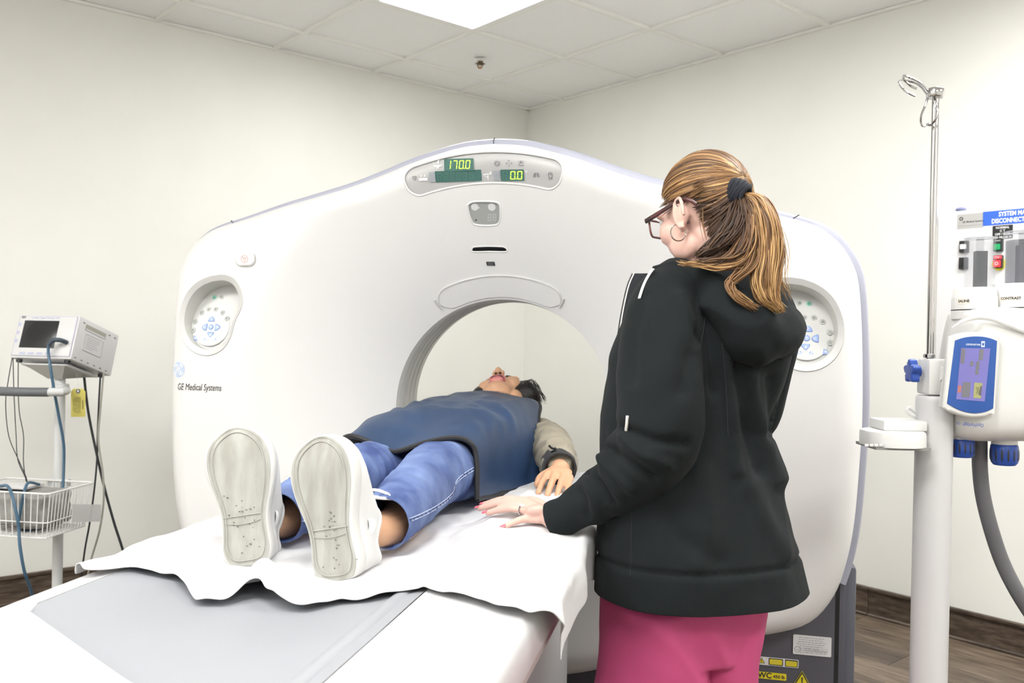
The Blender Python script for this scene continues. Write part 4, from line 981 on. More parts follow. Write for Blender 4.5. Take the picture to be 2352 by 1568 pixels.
# syringe collars, jackets, labels
M_clear = mat('clear_plastic', (.45, .47, .52), .08, alpha=.11, spec=.3); M_plg = mat('plunger_black', (.03, .03, .032), .4); M_lab = mat('peach_label', (.83, .76, .66), .6); M_smoke = mat('smoked_plastic', (.13, .13, .16), .1, alpha=.55)
def syringe(cx, cy0, cy1, top, rj, rc, txt, tx0, dark, dy, jo):
    c = W(cx, cy0, DH+.09); up = (W(cx+6, cy0-300, DH+.09)-c).normalized(); s = (DH+.09)/FPX
    Mq = frame(c, CR, CF); Mq = Matrix(((CR.x, -CF.x, up.x, c.x), (CR.y, -CF.y, up.y, c.y), (CR.z, -CF.z, up.z, c.z), (0, 0, 0, 1)))
    R3 = Mq.to_3x3(); H = (cy0-cy1)*s
    col = G().lathe([(0, -.02), (rc*s, -.02), (rc*s*1.01, 0), (rc*s*1.0, H*.5), (rc*s*.97, H*.62), (rc*s*.955, H*.64), (rc*s*.95, H*.92), (rc*s*.90, H), (0, H)], c, R3, 40).obj('syringe_collar', M_inj, ih)
    G().lathe([(rc*s*1.012, -.0012), (rc*s*1.018, 0), (rc*s*1.012, .0012)], c, R3, 40).obj('collar_gap', M_ink, col)
    HT = (cy0-top)*s; r = rj*s; c_col = c; c = c+CR*(jo*s)
    G().lathe([(r, H*.98), (r, HT*.97), (r*.985, HT), (r*.93, HT), (r*.93, HT*.97), (r*.945, H*.98)], c, R3, 40).obj('pressure_jacket', M_clear, ih)
    G().lathe([(r*.985, HT*.985), (r*1.02, HT*.99), (r*1.02, HT), (r*.94, HT*1.003), (r*.93, HT*.985)], c, R3, 40).obj('jacket_rim', mat('clear_rim', (.55, .57, .60), .1, alpha=.4), ih)
    if dark: G().lathe([(r*.90, H), (r*.90, HT*.88), (r*.5, HT*.88), (.001, HT*.88)], c, R3, 32).obj('smoked_barrel', M_smoke, ih)
    g = G()
    for a in (-.9, -.1, .7): g.box(c+R3 @ Vector((r*.42*sin(a)*0+r*.30*(a), r*.15, H+(HT-H)*.37)), (r*.28, r*.5, (HT-H)*.72), .001, R3)
    g.obj('plunger_rod', M_plg, ih)
    g = G(); g.lathe([(r*.28, H+(HT-H)*.74), (r*.28, HT*.985), (r*.24, HT*.985), (r*.24, H+(HT-H)*.74)], c, R3, 20); g.obj('nozzle', M_clear, ih)
    # label wrapped on the collar
    c = c_col
    a0 = math.asin(max(-1, min(1, (tx0-cx)/rc))); wlab = .040 if dark else .027; zl = H*.30+dy; g = G(); row = []
    for k in range(9):
        a = a0+wlab/(rc*s)*k/8; row.append([c+R3 @ Vector((rc*s*1.015*sin(a), rc*s*1.015*cos(a), zl+zz)) for zz in (-.0055, .0055)])
    lab = g.loft(row, cap=False, closed=False).obj('label_strip', M_lab, ih)
    me = text_mesh(txt, .0078, M_ink, align='LEFT', extr=.00005, bold=.00025)
    for v in me.vertices: a = a0+(v.co.x+.003)/(rc*s); p = c+R3 @ Vector((rc*s*1.021*sin(a), rc*s*1.021*cos(a), zl+v.co.y)); v.co = p
    link('lettering', me, lab)
syringe(2238, 712, 661, 546, 33, 48, 'SALINE', 2192, False, .004, 10); syringe(2340, 708, 652, 531, 40, 60, 'CONTRAST', 2284, True, .004, 8)
# knobs under the head
def ribbed(px, py0, py1, rpx):
    c = W(px, py0, DH+.09); s = (DH+.09)/FPX; H = (py1-py0)*s; r = rpx*s; ax = -CU
    R3 = Matrix(((CR.x, CF.x, ax.x), (CR.y, CF.y, ax.y), (CR.z, CF.z, ax.z)))
    G().lathe([(r*.85, -.02), (r*.95, 0)], c, R3, 24).obj('knob_neck', M_inj, ih)
    k_ = G().lathe([(0, 0), (r*.9, 0), (r, H*.1), (r*1.02, H*.5), (r*.97, H*.85), (r*.8, H*.98), (0, H)], c, R3, 32).obj('advance_knob', M_nblue, ih)
    g = G()
    for j in range(14): a = 2*pi*j/14; g.sphere(c+R3 @ Vector((r*.985*cos(a), r*.985*sin(a), H*.48)), (r*.09, r*.07, H*.30), R3 @ Matrix.Rotation(a+pi/2, 3, 'Z'), 8, 6)
    g.obj('knob_groove', M_plg, k_)
ribbed(2210, 1007, 1050, 26); ribbed(2307, 1019, 1068, 29)
# arm from the block into the head
G().tube([W(2146, 856, DI-.02), W(2200, 858, DH+.10)], .022, 20).obj('swivel_arm', M_inj, ist)
cable('injector_hose', [(2250, 985, DH+.12), (2250, 1030, DH+.12), (2251, 1080, DH+.13), (2258, 1140, DH+.13), (2275, 1210, DH+.13), (2302, 1290, DH+.13), (2340, 1365, DH+.12), (2390, 1440, DH+.12), (2440, 1500, DH+.12), (2500, 1560, DH+.14), Wz(2560, 1740, .02), Wz(2700, 1720, .02)], .0165, mat('hose_grey', (.115, .115, .125), .55), 'thick dark grey hose hanging from the injector head down to the floor', n=16)

# ================================================================= DISCONNECT PANEL ON THE RIGHT WALL
def WR(px, py, off=0):
    d = ray(px, py); o = Vector((CX, CY, 0))+UD*off; t = ((o-CAM).dot(UD))/d.dot(UD); return CAM+d*t
a = WR(2163, 490); b = WR(2340, 474); zt = a.z; zb2 = WR(2200, 930).z
WF = lambda p, off: frame(p+UD*off, VD, UZ)
vw = .90
c = Vector(((a+VD*vw/2).x, (a+VD*vw/2).y, (zt+zb2)/2))
box_ = thing('disconnect_panel', c-Vector((0, 0, (zt-zb2)/2)), 'pale wall panel with a blue sign and green and red buttons', 'switch panel')
M_plate = mat('panel_plate', (.78, .78, .80), .45)
g = G().box((0, 0, 0), (vw, zt-zb2, .03), .004); g.xf(WF(c, .016)); g.obj('plate', M_plate, box_)
def wq(px0, py0, px1, py1, m, name, parent, off, h=.001, r=.002, wid=None):
    p = WR(px0, py0, off); q = WR(px1, py1, off); w_ = wid or (q-p).dot(VD); mid = p+VD*(w_/2); mid.z = (p.z+q.z)/2 if wid is None else (p.z+q.z)/2
    hgt = abs(p.z-q.z); M = WF(mid, 0); return G().prism(rrect(w_, hgt, min(r, hgt*.3), 3), M, h).obj(name, m, parent, False), M @ Matrix.Translation((0, 0, h+.0003)), w_, hgt
lab, Ml, lw, lh = wq(2199, 493, 2258, 522, mat('silver_label', (.52, .52, .51), .35, .3), 'maker_plate', box_, .031)
put_text(text_mesh('GE Medical Systems', .0105, M_ink, extr=.0001, bold=.0002), Ml @ Matrix.Translation((.012, -.003, 0)), lab)
G().tube([Ml @ Vector((x, y, 0)) for x, y in circle(.006, 16, -lw*.34, .012)], .0018, 5, closed=True).obj('badge', M_ink, lab); G().tube([Ml @ Vector((-lw*.48, -lh*.30, 0)), Ml @ Vector((lw*.45, -lh*.30, 0))], .0005, 4).obj('rule', M_faint, lab)
M_sign = mat('sign_blue', (.035, .14, .72), .4)
p = WR(2258, 486.5, .031); q = WR(2258, 519, .031); mid = p+VD*.28; mid.z = (p.z+q.z)/2; hh = p.z-q.z
sg = G().prism(rrect(.56, hh, .001, 2), WF(mid, 0), .001).obj('sign_plate', M_sign, box_, False)
Ms = WF(mid, .0014)
M_sw = mat('sign_white', (.85, .87, .95), .4)
# letter positions follow the photo: line starts at px 2295 and 2279
for txt, px, fy in (('SYSTEM MAIN', 2294, .22), ('DISCONNECT PANEL', 2278, -.24)):
    x0 = (WR(px, 500, .031)-mid).dot(VD); me = text_mesh(txt, hh*.44, M_sw, align='LEFT', extr=.0002, bold=.0008); [setattr(v.co, 'x', v.co.x*.76) for v in me.vertices]; put_text(me, Ms @ Matrix.Translation((x0, fy*hh, 0)), sg)
bl, Mk, bw, bh = wq(2280, 519, 2326, 547, M_black, 'instruction_plate', box_, .031)
for k, t_ in enumerate(('NORMAL', 'C T', 'OFF / MED', 'FED FROM PL')): put_text(text_mesh(t_, .0125, M_lite, extr=.0001, bold=.0003), Mk @ Matrix.Translation((0, bh*(.33-.24*k), 0)), bl)
M_gon = mat('green_button', (.0, .36, .12), .35); M_ron = mat('red_button', (.78, .03, .05), .35, emit=.25, ecol=(1, .05, .06)); M_yl = mat('yellow_ring', (.80, .72, .02), .4)
b1, Mk, bw, bh = wq(2286, 549, 2305, 577, M_black, 'start_button', box_, .031, .018)
G().prism(rrect(bw*.76, bh*.46, .003, 3), Mk @ Matrix.Translation((-bw*.05, -bh*.16, 0)), .006, .001).obj('button_cap', M_gon, b1); put_text(text_mesh('START', .008, M_lite, extr=.0001), Mk @ Matrix.Translation((0, bh*.32, 0)), b1)
pc = WR(2295, 606, .031); yr = G().prism(circle(.0265, 36), WF(pc, 0), .006).obj('stop_surround', M_yl, box_)
b2, Mk, bw, bh = wq(2285, 587, 2305, 615, M_black, 'stop_button', box_, .037, .016)
G().prism(rrect(bw*.8, bh*.54, .003, 3), Mk @ Matrix.Translation((-bw*.03, -bh*.17, 0)), .007, .001).obj('button_cap', M_ron, b2); G().prism(rrect(bw*.92, bh*.27, .001, 2), Mk @ Matrix.Translation((0, bh*.33, 0)), .001).obj('button_legend', M_ron, b2, False)
put_text(text_mesh('EMERGENCY', .0048, M_lite, extr=.0001), Mk @ Matrix.Translation((0, bh*.37, .0012)), b2); put_text(text_mesh('STOP', .0048, M_lite, extr=.0001), Mk @ Matrix.Translation((0, bh*.29, .0012)), b2)
G().tube([Mk @ Vector((x, y, .0078)) for x, y in circle(.0055, 20, -bw*.03, -bh*.17)], .0012, 5, closed=True).obj('button_mark', M_lite, b2)
for x0, y0, x1, y1 in ((2207, 554, 2226, 580), (2206, 592, 2224, 618)):
    o, Mk, bw, bh = wq(x0, y0, x1, y1, M_black, 'selector_switch', box_, .031, .016); G().prism(rrect(bw*.7, bh*.4, .002, 2), Mk, .004).obj('button_cap', M_lite if y0 < 560 else M_black, o)
p = WR(2207, 481, .016); G().sphere(p, (.022, .022, .01), n=16, m=8).obj('mounting_boss', mat('boss_blue', (.30, .33, .55), .4), box_)
# ================================================================= BED SHEET
from mathutils.bvhtree import BVHTree
M_sheet = mat('white_cotton', (.66, .66, .675), .85, bump=.12, bscale=500, sheen=.2)
edge = []
for px, py in ((190, 1323), (250, 1312), (310, 1301), (400, 1305), (430, 1330), (450, 1352), (520, 1351), (560, 1340), (600, 1338), (640, 1362), (700, 1368), (780, 1353), (850, 1352), (950, 1345), (1010, 1362), (1100, 1385), (1150, 1402)):
    p = Wz(px, py, .838); edge.append((p.x, p.y))
edge.sort(); edge = [(-1.08, 1.33), (-1.035, 1.30)]+edge+[(-.25, 1.262)]
def sheet_lift(x, y):
    z = .006
    z += .014*smoothstep(-.52, -.40, x)*smoothstep(1.5, 1.85, y)          # bunched under the hands
    z += .010*exp(-((x+.40)/.10)**2-((y-1.90)/.12)**2)
    n1 = noise.noise(Vector((x*7+3, y*4, 1.3))); n2 = noise.noise(Vector((x*16+y*9, y*6-x*5, 7.1))); n3 = noise.noise(Vector((x*34-y*20, y*16, 2.2)))
    z += .009*max(0, n1)+.0055*(1-abs(n2)*2)+.0028*n3
    return z
sv = []; sf = []; NX, NY = 120, 130
def prof(s):
    """across the table: s in 0..1 -> (x, z, hang) ; hang > 0 past the right edge"""
    L = .02+.80+.16; d = s*L
    if d < .02: return -1.042, -.02+d, 0
    if d < .82: return -1.04+(d-.02), 0, 0
    return -.24, 0, d-.82
for i in range(NX+1):
    s = i/NX; x, dz, hang = prof(s)
    for j in range(NY+1):
        t = j/NY
        if hang == 0:
            ye = interp(edge, x); y = lerp(ye, 2.50, t**1.15)
            kk = smoothstep(2.15, 2.5, y); xx = x
            z = top_z(max(TXL, min(TXR, x)))+sheet_lift(x, y)+dz
            # loose front edge: standing waves
            fr = exp(-(y-ye)/.035); z += fr*(.010*max(0, noise.noise(Vector((x*11, 5.5, 0))))+.002)
            z += .052*exp(-((x+.712-.3*(y-1.33))/.024)**2-((y-1.335)/.035)**2)+.018*exp(-((x+.66)/.03)**2-((y-1.32)/.05)**2)
            if dz < 0: xx -= .004
        else:
            drop = lerp(0, 1, hang/.16)
            ye = lerp(1.262, 1.41, smoothstep(0, .12, hang))+.01*sin(hang*60)
            y = lerp(ye, 2.50, t**1.15)
            length = interp([(1.26, .14), (1.45, .125), (1.6, .085), (1.75, .10), (1.9, .15), (2.05, .13), (2.5, .10)], y)/.16
            h = hang*length; rnd = .018
            wave = .010*sin(y*24+1)*smoothstep(0, .06, h)+.008*noise.noise(Vector((y*14, h*8, 3)))*smoothstep(0, .04, h)
            xx = -.24+rnd*sin(min(pi/2, h/rnd))+wave+.004; z = TZ+.002+sheet_lift(-.24, y)*1-rnd*(1-cos(min(pi/2, h/rnd)))-max(0, h-rnd*pi/2)
        sv.append((xx, y, z))
for i in range(NX):
    for j in range(NY): a = i*(NY+1)+j; sf.append((a, a+NY+1, a+NY+2, a+1))
me = G().add(sv, sf).data('bed_sheet', M_sheet, True, 0)
me = evaluated(me, [('SOLIDIFY', dict(thickness=.0022, offset=1)), ('SUBSURF', dict(levels=1))], 'bed_sheet')
bed_sheet = tag(link('bed_sheet', me), 'rumpled white cotton sheet spread over the scanner table, hanging down its side', 'sheet')
g = G(); cvs = []
for k in range(25):
    y = 2.46+.72*k/24; cvs.append([Vector((-.68+.17*a/8, y, TZ-.035+.025*abs(a/8)**2.5+.005+.003*noise.noise(Vector((a*.6, y*9, 4))))) for a in range(-8, 9)])
me = G().loft(cvs, cap=False, closed=False).data('cradle_sheet', M_sheet, True, 0); me = evaluated(me, [('SOLIDIFY', dict(thickness=.002, offset=1))], 'cradle_sheet'); link('sheet_end', me, bed_sheet)

# ================================================================= PATIENT
M_skin_p = mat('tan_skin', (.62, .36, .22), .5, var=.04, vscale=30, sub=.12); M_lip = mat('rose_lip', (.60, .20, .20), .4); M_dark = mat('dark_brown', (.02, .012, .01), .5)
M_denim = mat('blue_denim', (.165, .235, .445), .8, col2=(.04, .07, .21), vscale=10, bump=.4, bscale=900, detail=6)  # darker second colour puts fold shade into the denim, beside its own fade
M_stitch = mat('denim_stitch', (.42, .48, .64), .8); M_denim_d = mat('denim_dark', (.04, .065, .20), .85)
M_rubber = mat('shoe_rubber', (.58, .58, .56), .5); M_sole = mat('worn_outsole', (.36, .36, .33), .65, col2=(.27, .265, .235), vscale=16, stretch=(3, 3, .6), bump=.2, bscale=120)
M_knit = mat('shoe_canvas', (.66, .66, .655), .7, bump=.5, bscale=700); M_lace = mat('white_lace', (.84, .84, .84), .7)
M_nails = mat('pale_nail', (.75, .55, .55), .3)
pat = thing('person', (-.70, 2.1, .83), 'person lying on the scanner table in jeans and white sneakers', 'person')
def hit(bvh, px, py, off=0.0):
    d = ray(px, py).normalized(); r = bvh.ray_cast(CAM, d)
    return (r[0]-d*off) if r[0] is not None else None
def bvh_of(me): return BVHTree.FromPolygons([v.co for v in me.vertices], [tuple(p.vertices) for p in me.polygons])
def limb(g, pts, n=18):
    """pts (Vector, radius) -> smooth tapering tube with round ends"""
    P = spline([p for p, r in pts], 6); R_ = spline([Vector((r, 0, 0)) for p, r in pts], 6); rr = [q.x for q in R_]
    a, b = (P[0]-P[1]).normalized(), (P[-1]-P[-2]).normalized()
    P = [P[0]+a*rr[0]*.85, P[0]+a*rr[0]*.5]+P+[P[-1]+b*rr[-1]*.5, P[-1]+b*rr[-1]*.85]; rr = [rr[0]*.45, rr[0]*.86]+rr+[rr[-1]*.86, rr[-1]*.45]
    g.tube(P, rr, n); return g
# ---- shoes: u up the sole (heel 0, toe 1), w across, n into the foot
SOLE_L = [(0, -.08), (.008, -.17), (.035, -.25), (.12, -.30), (.25, -.285), (.38, -.30), (.52, -.37), (.66, -.42), (.78, -.42), (.88, -.36), (.95, -.24), (.99, -.10), (1.0, 0)]
SOLE_R = [(0, .08), (.008, .17), (.035, .24), (.12, .29), (.25, .27), (.38, .27), (.52, .32), (.66, .38), (.78, .39), (.88, .34), (.95, .23), (.99, .10), (1.0, 0)]
def shoe(heel_px, toe_px, dh, dt, mirror, spin, label):
    H = W(*heel_px, dh); T = W(*toe_px, dt); up = (T-H); L = up.length; up.normalize()
    nn = Vector((sin(spin), cos(spin), 0)); nn = (nn-up*nn.dot(up)).normalized(); wv = nn.cross(up)*1
    if wv.dot(CR) < 0: wv = -wv
    WID = .275*.5/.5
    def pt(u, w_, n): return H+up*(u*L)+wv*(w_*L*.92)+nn*n
    S1 = spline([Vector((a, b, 0)) for a, b in (SOLE_L if not mirror else [(a, -b) for a, b in SOLE_R])], 4); S2 = spline([Vector((a, b, 0)) for a, b in (SOLE_R if not mirror else [(a, -b) for a, b in SOLE_L])], 4)
    out = [(p.x, p.y*.66) for p in S1]+[(p.x, p.y*.66) for p in S2[::-1][1:]]
    def ring(n, k, umax=1.0, ku=0.0, umin=0.0):
        r = []
        for u, w_ in out:
            uu = umin+(u)*(umax-umin) if umax < 1 or umin > 0 else u
            # curve of the toe upward
            u3 = .5+(uu-.5)*(1-ku); r.append(pt(u3, w_*k, n+.010*smoothstep(.75, 1.0, u3)**2))
        return r
    root = G().loft([ring(.0, .90, ku=.02), ring(.001, .95, ku=.008), ring(.006, 1.0), ring(.030, 1.0, ku=.004), ring(.033, .98, ku=.008), ring(.033, .9, ku=.03)], cap=False).obj('shoe', M_rubber, pat, ang=60); root['label'] = label
    G().loft([ring(.004, .90, ku=.02), ring(-.0015, .90, ku=.022), ring(-.0015, .83, ku=.04), ring(-.0006, .82, ku=.043), ring(-.0006, .72, ku=.15), ring(-.0006, .60, ku=.3), ring(-.0006, .45, ku=.5), ring(-.0006, .25, ku=.72), ring(-.0006, .02, ku=.95)], cap=True).obj('outsole', M_sole, root)
    up_rings = [ring(.030, .95, ku=.02), ring(.040, .97, ku=.018)]
    for n_, um, k, un in ((.052, .965, .96, .006), (.064, .91, .92, .008), (.076, .80, .87, .010), (.088, .66, .82, .012), (.100, .55, .79, .012), (.108, .49, .76, .015)): up_rings.append(ring(n_, k, um, 0, un))
    upper = G().loft(up_rings, cap=False).obj('upper', M_knit, root, ang=80)
    inr = [ring(.108, .76, .49, 0, .015), ring(.106, .70, .465, 0, .03), ring(.07, .66, .44, 0, .04)]
    G().loft(inr, cap=False).obj('collar_lining', M_lace, root)
    g = G(); g.tube(ring(.108, .74, .48, 0, .02), .004, 8, closed=True); g.obj('collar', M_knit, root)
    # tread texture lines
    g = G()
    r1 = ring(-.002, .74, ku=.09); g.tube(r1, .0009, 5, closed=True)
    g.tube([pt(.36, w_/10*.145, -.0018+abs(w_)*.0) for w_ in range(-10, 11)], .0009, 5)
    g.tube([pt(.30+.02*(w_/10)**2, w_/10*.14, -.0018) for w_ in range(-10, 11)], .0007, 5)
    g.obj('tread_line', mat('tread_grey', (.36, .355, .32), .7), root)
    # scuffs
    M_sc = mat('scuff', (.13, .125, .11), .8)
    g = G(); rs = random.Random(3 if mirror else 9)
    for k in range(26):
        u, w_ = (rs.gauss(.40, .06), rs.gauss(.02, .06)) if k < 16 else (rs.gauss(.16, .07), rs.gauss(.02, .05))
        if u > .03: g.sphere(pt(u, w_, -.0016), (rs.uniform(.0006, .0028), .0006, rs.uniform(.0005, .0014)), n=6, m=4)
    g.obj('scuff_mark', M_sc, root)
    # tongue, laces on the instep
    side = 1
    g = G(); rows_ = []
    for k in range(9):
        t = k/8; u = lerp(.80, .46, t); n_ = lerp(.080, .118, t); rows_.append([pt(u+.01*(1-(a/4)**2), a/4*.10, n_+.006*(1-(a/4)**2)) for a in range(-4, 5)])
    g.loft(rows_, cap=False, closed=False); me = evaluated(g.data('tongue', M_knit), [('SOLIDIFY', dict(thickness=.004))], 'tongue'); link('tongue', me, root)
    g = G()
    for k in range(6):
        t = k/5; u = lerp(.80, .52, t); n_ = lerp(.086, .118, t)
        g.tube(spline([pt(u, -.10, n_-.012), pt(u+.01, -.05, n_), pt(u+.012, 0, n_+.003), pt(u+.01, .05, n_), pt(u, .10, n_-.012)], 4), .0028, 6)
    # bow
    for sgn in (-1, 1):
        c = pt(.50, .0, .126); g.tube(spline([c, c+wv*sgn*.02+nn*.02+up*.012, c+wv*sgn*.045+nn*.03, c+wv*sgn*.05+nn*.02-up*.008, c+wv*sgn*.02+nn*.006], 5), .003, 6)
        g.tube(spline([c, c+wv*sgn*.02+nn*.016, c+wv*sgn*.045+nn*.045-up*.012], 5), .0026, 6)
    g.obj('laces', M_lace, root)
    return H, up, wv, nn, L
fR = shoe((570, 1301), (536, 978), 1.60, 1.63, True, radians(-16), 'worn white sneaker whose heel sits behind a fold of the sheet')
fL = shoe((776, 1336), (727, 999), 1.525, 1.55, False, radians(3), 'worn white sneaker showing its canvas side and laces')
def ankle(f, n): H, up, wv, nn, L = f; return H+up*(.26*L)+nn*n
aR, aL = ankle(fR, .085), ankle(fL, .085)
# ---- body under the clothes, one surface
kR, kL = W(822, 1096, 2.05), W(1003, 1090, 2.06)
hipR, hipL = W(985, 1072, 2.48), W(1115, 1066, 2.46)
shR, shL = W(1010, 985, 2.86), W(1228, 1000, 2.82)
b = G()
ankR2, ankL2 = W(662, 1192, 1.80), W(908, 1206, 1.74)
for a0, a2, k0, h0 in ((aR, ankR2, kR, hipR), (aL, ankL2, kL, hipL)):
    limb(b, [(a0-(a2-a0).normalized()*.01, .024), (a0+(a2-a0)*.4, .031), (a2, .040), (a2.lerp(k0, .45), .05), (k0, .055), (k0.lerp(h0, .5), .065), (h0, .08)])
for f in (fR, fL):
    H, up, wv, nn, L = f; limb(b, [(H+up*.05+nn*.05, .018), (H+up*(.45*L)+nn*.05, .018), (H+up*(.7*L)+nn*.045, .016)])
limb(b, [((hipR+hipL)/2, .10), (W(1085, 1000, 2.70), .10), ((shR+shL)/2+Vector((0, .0, 0)), .10)]); limb(b, [(shR, .05), ((shR+shL)/2, .07), (shL, .05)])
# arm: shoulder, elbow, wrist
elb, wri = W(1268, 1028, 2.56), W(1287, 1076, 2.32)
limb(b, [(shL, .045), (elb, .038), (wri.lerp(elb, .25), .030), (wri, .0265)])
elbR, wriR = W(930, 1020, 2.66), W(1010, 1015, 2.50)
limb(b, [(shR, .042), (shR.lerp(elbR, .5), .038), (elbR, .034), (wriR, .026), (W(1050, 1020, 2.46), .022)])
# head
hc = Vector(W(1152, 900, 3.10)); hyaw, hpit = radians(-7), radians(-6)
HM = Matrix.Translation(hc+Vector((0, 0, .010))) @ Matrix.Rotation(hyaw, 4, 'Y') @ Matrix.Rotation(hpit, 4, 'X') @ Matrix.Rotation(radians(4), 4, 'Z') @ Matrix.Scale(1.14, 4)
def hp(x, y, z): return HM @ Vector((x, y, z))
H3 = HM.to_3x3()
hz0 = -.065
b.sphere(hp(0, .045, hz0), (.076, .098, .088), H3, 24, 18)                       # skull
b.sphere(hp(0, -.03, hz0+.015), (.066, .075, .088), H3, 24, 18)                  # face
b.sphere(hp(0, -.085, hz0+.045), (.046, .034, .040), H3, 20, 14)                 # jaw / chin
b.sphere(hp(0, -.098, hz0+.060), (.024, .020, .022), H3, 16, 12)                 # chin
for s_ in (-1, 1):
    b.sphere(hp(s_*.040, -.028, hz0+.070), (.028, .032, .024), H3, 16, 12)       # cheeks
    b.sphere(hp(s_*.052, -.070, hz0+.022), (.024, .038, .034), H3, 16, 12)       # jaw corners
    b.sphere(hp(s_*.0115, -.035, hz0+.112), (.0085, .010, .009), H3, 12, 8)      # nostril wings
    b.sphere(hp(s_*.030, .022, hz0+.093), (.026, .012, .012), H3, 14, 8)         # brow
b.sphere(hp(0, -.036, hz0+.120), (.0105, .012, .0115), H3, 14, 10)               # nose tip
limb(b, [(hp(0, .012, hz0+.100), .009), (hp(0, -.015, hz0+.108), .010), (hp(0, -.033, hz0+.114), .0115)])
b.sphere(hp(0, -.061, hz0+.097), (.027, .0085, .0095), H3, 16, 10)               # upper lip
b.sphere(hp(0, -.074, hz0+.090), (.022, .0085, .0095), H3, 16, 10)               # lower lip
limb(b, [(hp(0, -.06, hz0-.01), .050), (W(1148, 935, 2.93), .054), (W(1140, 960, 2.85), .06)])
# hand
MC = [(1256, 1091, 2.262), (1275, 1088, 2.262), (1294, 1090, 2.255), (1310, 1097, 2.245)]
PI_ = [(1244, 1110, 2.215), (1266, 1110, 2.205), (1287, 1112, 2.20), (1306, 1115, 2.20)]
TI = [(1236, 1132, 2.155), (1257, 1137, 2.155), (1279, 1139, 2.155), (1301, 1136, 2.155)]
for k in range(4):
    m_, p_, t_ = W(*MC[k]), W(*PI_[k]), W(*TI[k]); r = (.0082, .0085, .0082, .0074)[k]
    limb(b, [(wri.lerp(m_, .45), .012), (m_, r*1.25), (m_.lerp(p_, .55), r*1.02), (p_, r*1.05), (t_, r*.86)], 12)
b.sphere(wri.lerp(W(1284, 1090, 2.255), .6), (.034, .030, .015), None, 18, 12)
limb(b, [(wri+Vector((-.02, -.02, -.004)), .012), (W(1243, 1096, 2.27), .0115), (W(1234, 1112, 2.235), .009)], 12)
bm_ = blend(b, .0032, 4, .5, 'body', [M_skin_p, M_lip, M_dark])
HI = HM.inverted()
for p in bm_.polygons:
    q = HI @ p.center
    if abs(q.x) < .03 and q.z > hz0+.075:
        up_ = ((q.x/.0285)**2+((q.y+.0625)/.0085)**2) < 1; lo = ((q.x/.023)**2+((q.y+.0745)/.0085)**2) < 1
        if up_ or lo: p.material_index = 1
        if abs(q.y+.0680) < .0014 and abs(q.x) < .025: p.material_index = 2
link('body', bm_, pat)
bodyb = bvh_of(bm_)
for s_ in (-1, 1):
    G().sphere(hp(s_*.0068, -.0445, hz0+.1115), (.0042, .0040, .0040), H3 @ Matrix.Rotation(s_*.5, 3, 'Z'), 10, 8).obj('nostril', M_dark, pat)
    e0 = [hp(s_*(.018+.026*t), .008-.004*sin(pi*t)-.004*t, hz0+.094+.003*sin(pi*t)-.010*t) for t in (0, .25, .5, .75, 1)]
    G().tube(spline(e0, 4), [.0022]*17, 6).obj('eyelashes', M_dark, pat)
    e1 = [hp(s_*(.012+.036*t), .027+.004*sin(pi*t), hz0+.106-.016*t*t) for t in (0, .25, .5, .75, 1)]
    G().tube(spline(e1, 4), .0035, 6).obj('eyebrow', M_dark, pat)
    G().sphere(hp(s_*.078, .0, hz0+.01), (.006, .020, .032), H3, 12, 8).obj('ear', M_skin_p, pat)
# hair: a cap round the back of the head, spread on the cradle
g = G(); g.sphere(hp(0, .058, hz0-.012), (.088, .105, .090), H3, 28, 20); g.sphere(hp(.036, .0, hz0-.02), (.062, .07, .062), H3, 22, 14); g.sphere(hp(-.036, .0, hz0-.03), (.055, .06, .05), H3, 22, 14); g.sphere(W(1202, 924, 3.08), (.061, .088, .078), None, 20, 14); g.sphere(W(1106, 914, 3.08), (.034, .07, .045), None, 18, 12)
M_hair_p = mat('black_hair', (.014, .012, .011), .35, var=.4, vscale=60, stretch=(3, .4, 3), bump=.6, bscale=160)
hm = blend(g, .006, 6, .5, 'hair', M_hair_p); link('hair', hm, pat)
rs = random.Random(5); g = G(); hb_ = bvh_of(hm)
for k in range(420):
    x = rs.uniform(1186, 1240) if k < 330 else rs.uniform(1080, 1104); y = rs.uniform(868, 930)
    P = []
    for i in range(6):
        q = hit(hb_, x+(i*4 if k < 330 else -i*2)+rs.uniform(-1, 1), y-8+i*(9 if k < 330 else 7), rs.uniform(-.0005, .0025))
        if q is not None: P.append(q)
    if len(P) > 3: g.tube(P, [.0009]*(len(P)-1)+[.0004], 4)
for k in range(70):
    a = rs.uniform(.15, 1.25); c = W(1199, 922, 3.08); p0 = c+Vector((.056*sin(a), rs.uniform(-.06, .05), .074*cos(a)))
    g.tube(spline([p0, p0+Vector((.012*cos(a), .012, .004)), p0+Vector((.024, .02, -.02-.02*rs.random()))], 3), [.0007]*6+[.0003], 4)
g.obj('hair_strands', M_hair_p, pat)['kind'] = 'stuff'
# ---- jeans
j = G()
def jl(pts): limb(j, pts, 22)
cuffR, cuffL = W(641, 1189, 1.725), W(884, 1203, 1.665)
legs = []
for a2, cf, k0, h0, mid in ((ankR2, cuffR, kR, hipR, None), (ankL2, cuffL, kL, hipL, None)):
    m1 = cf.lerp(k0, .45)+Vector((0, 0, .006)); jl([(cf+(m1-cf)*.03, .050), (cf.lerp(m1, .5), .057), (m1, .063), (k0+Vector((0, 0, .004)), .070), (k0.lerp(h0, .35), .076), (k0.lerp(h0, .7), .076), (h0, .078)])
jl([(hipR, .078), ((hipR+hipL)/2, .085), (hipL, .078)]); jl([((hipR+hipL)/2, .085), (W(1080, 1030, 2.64), .085)])
jm = blend(j, .0055, 5, .5, 'jeans', [M_denim, M_denim_d])
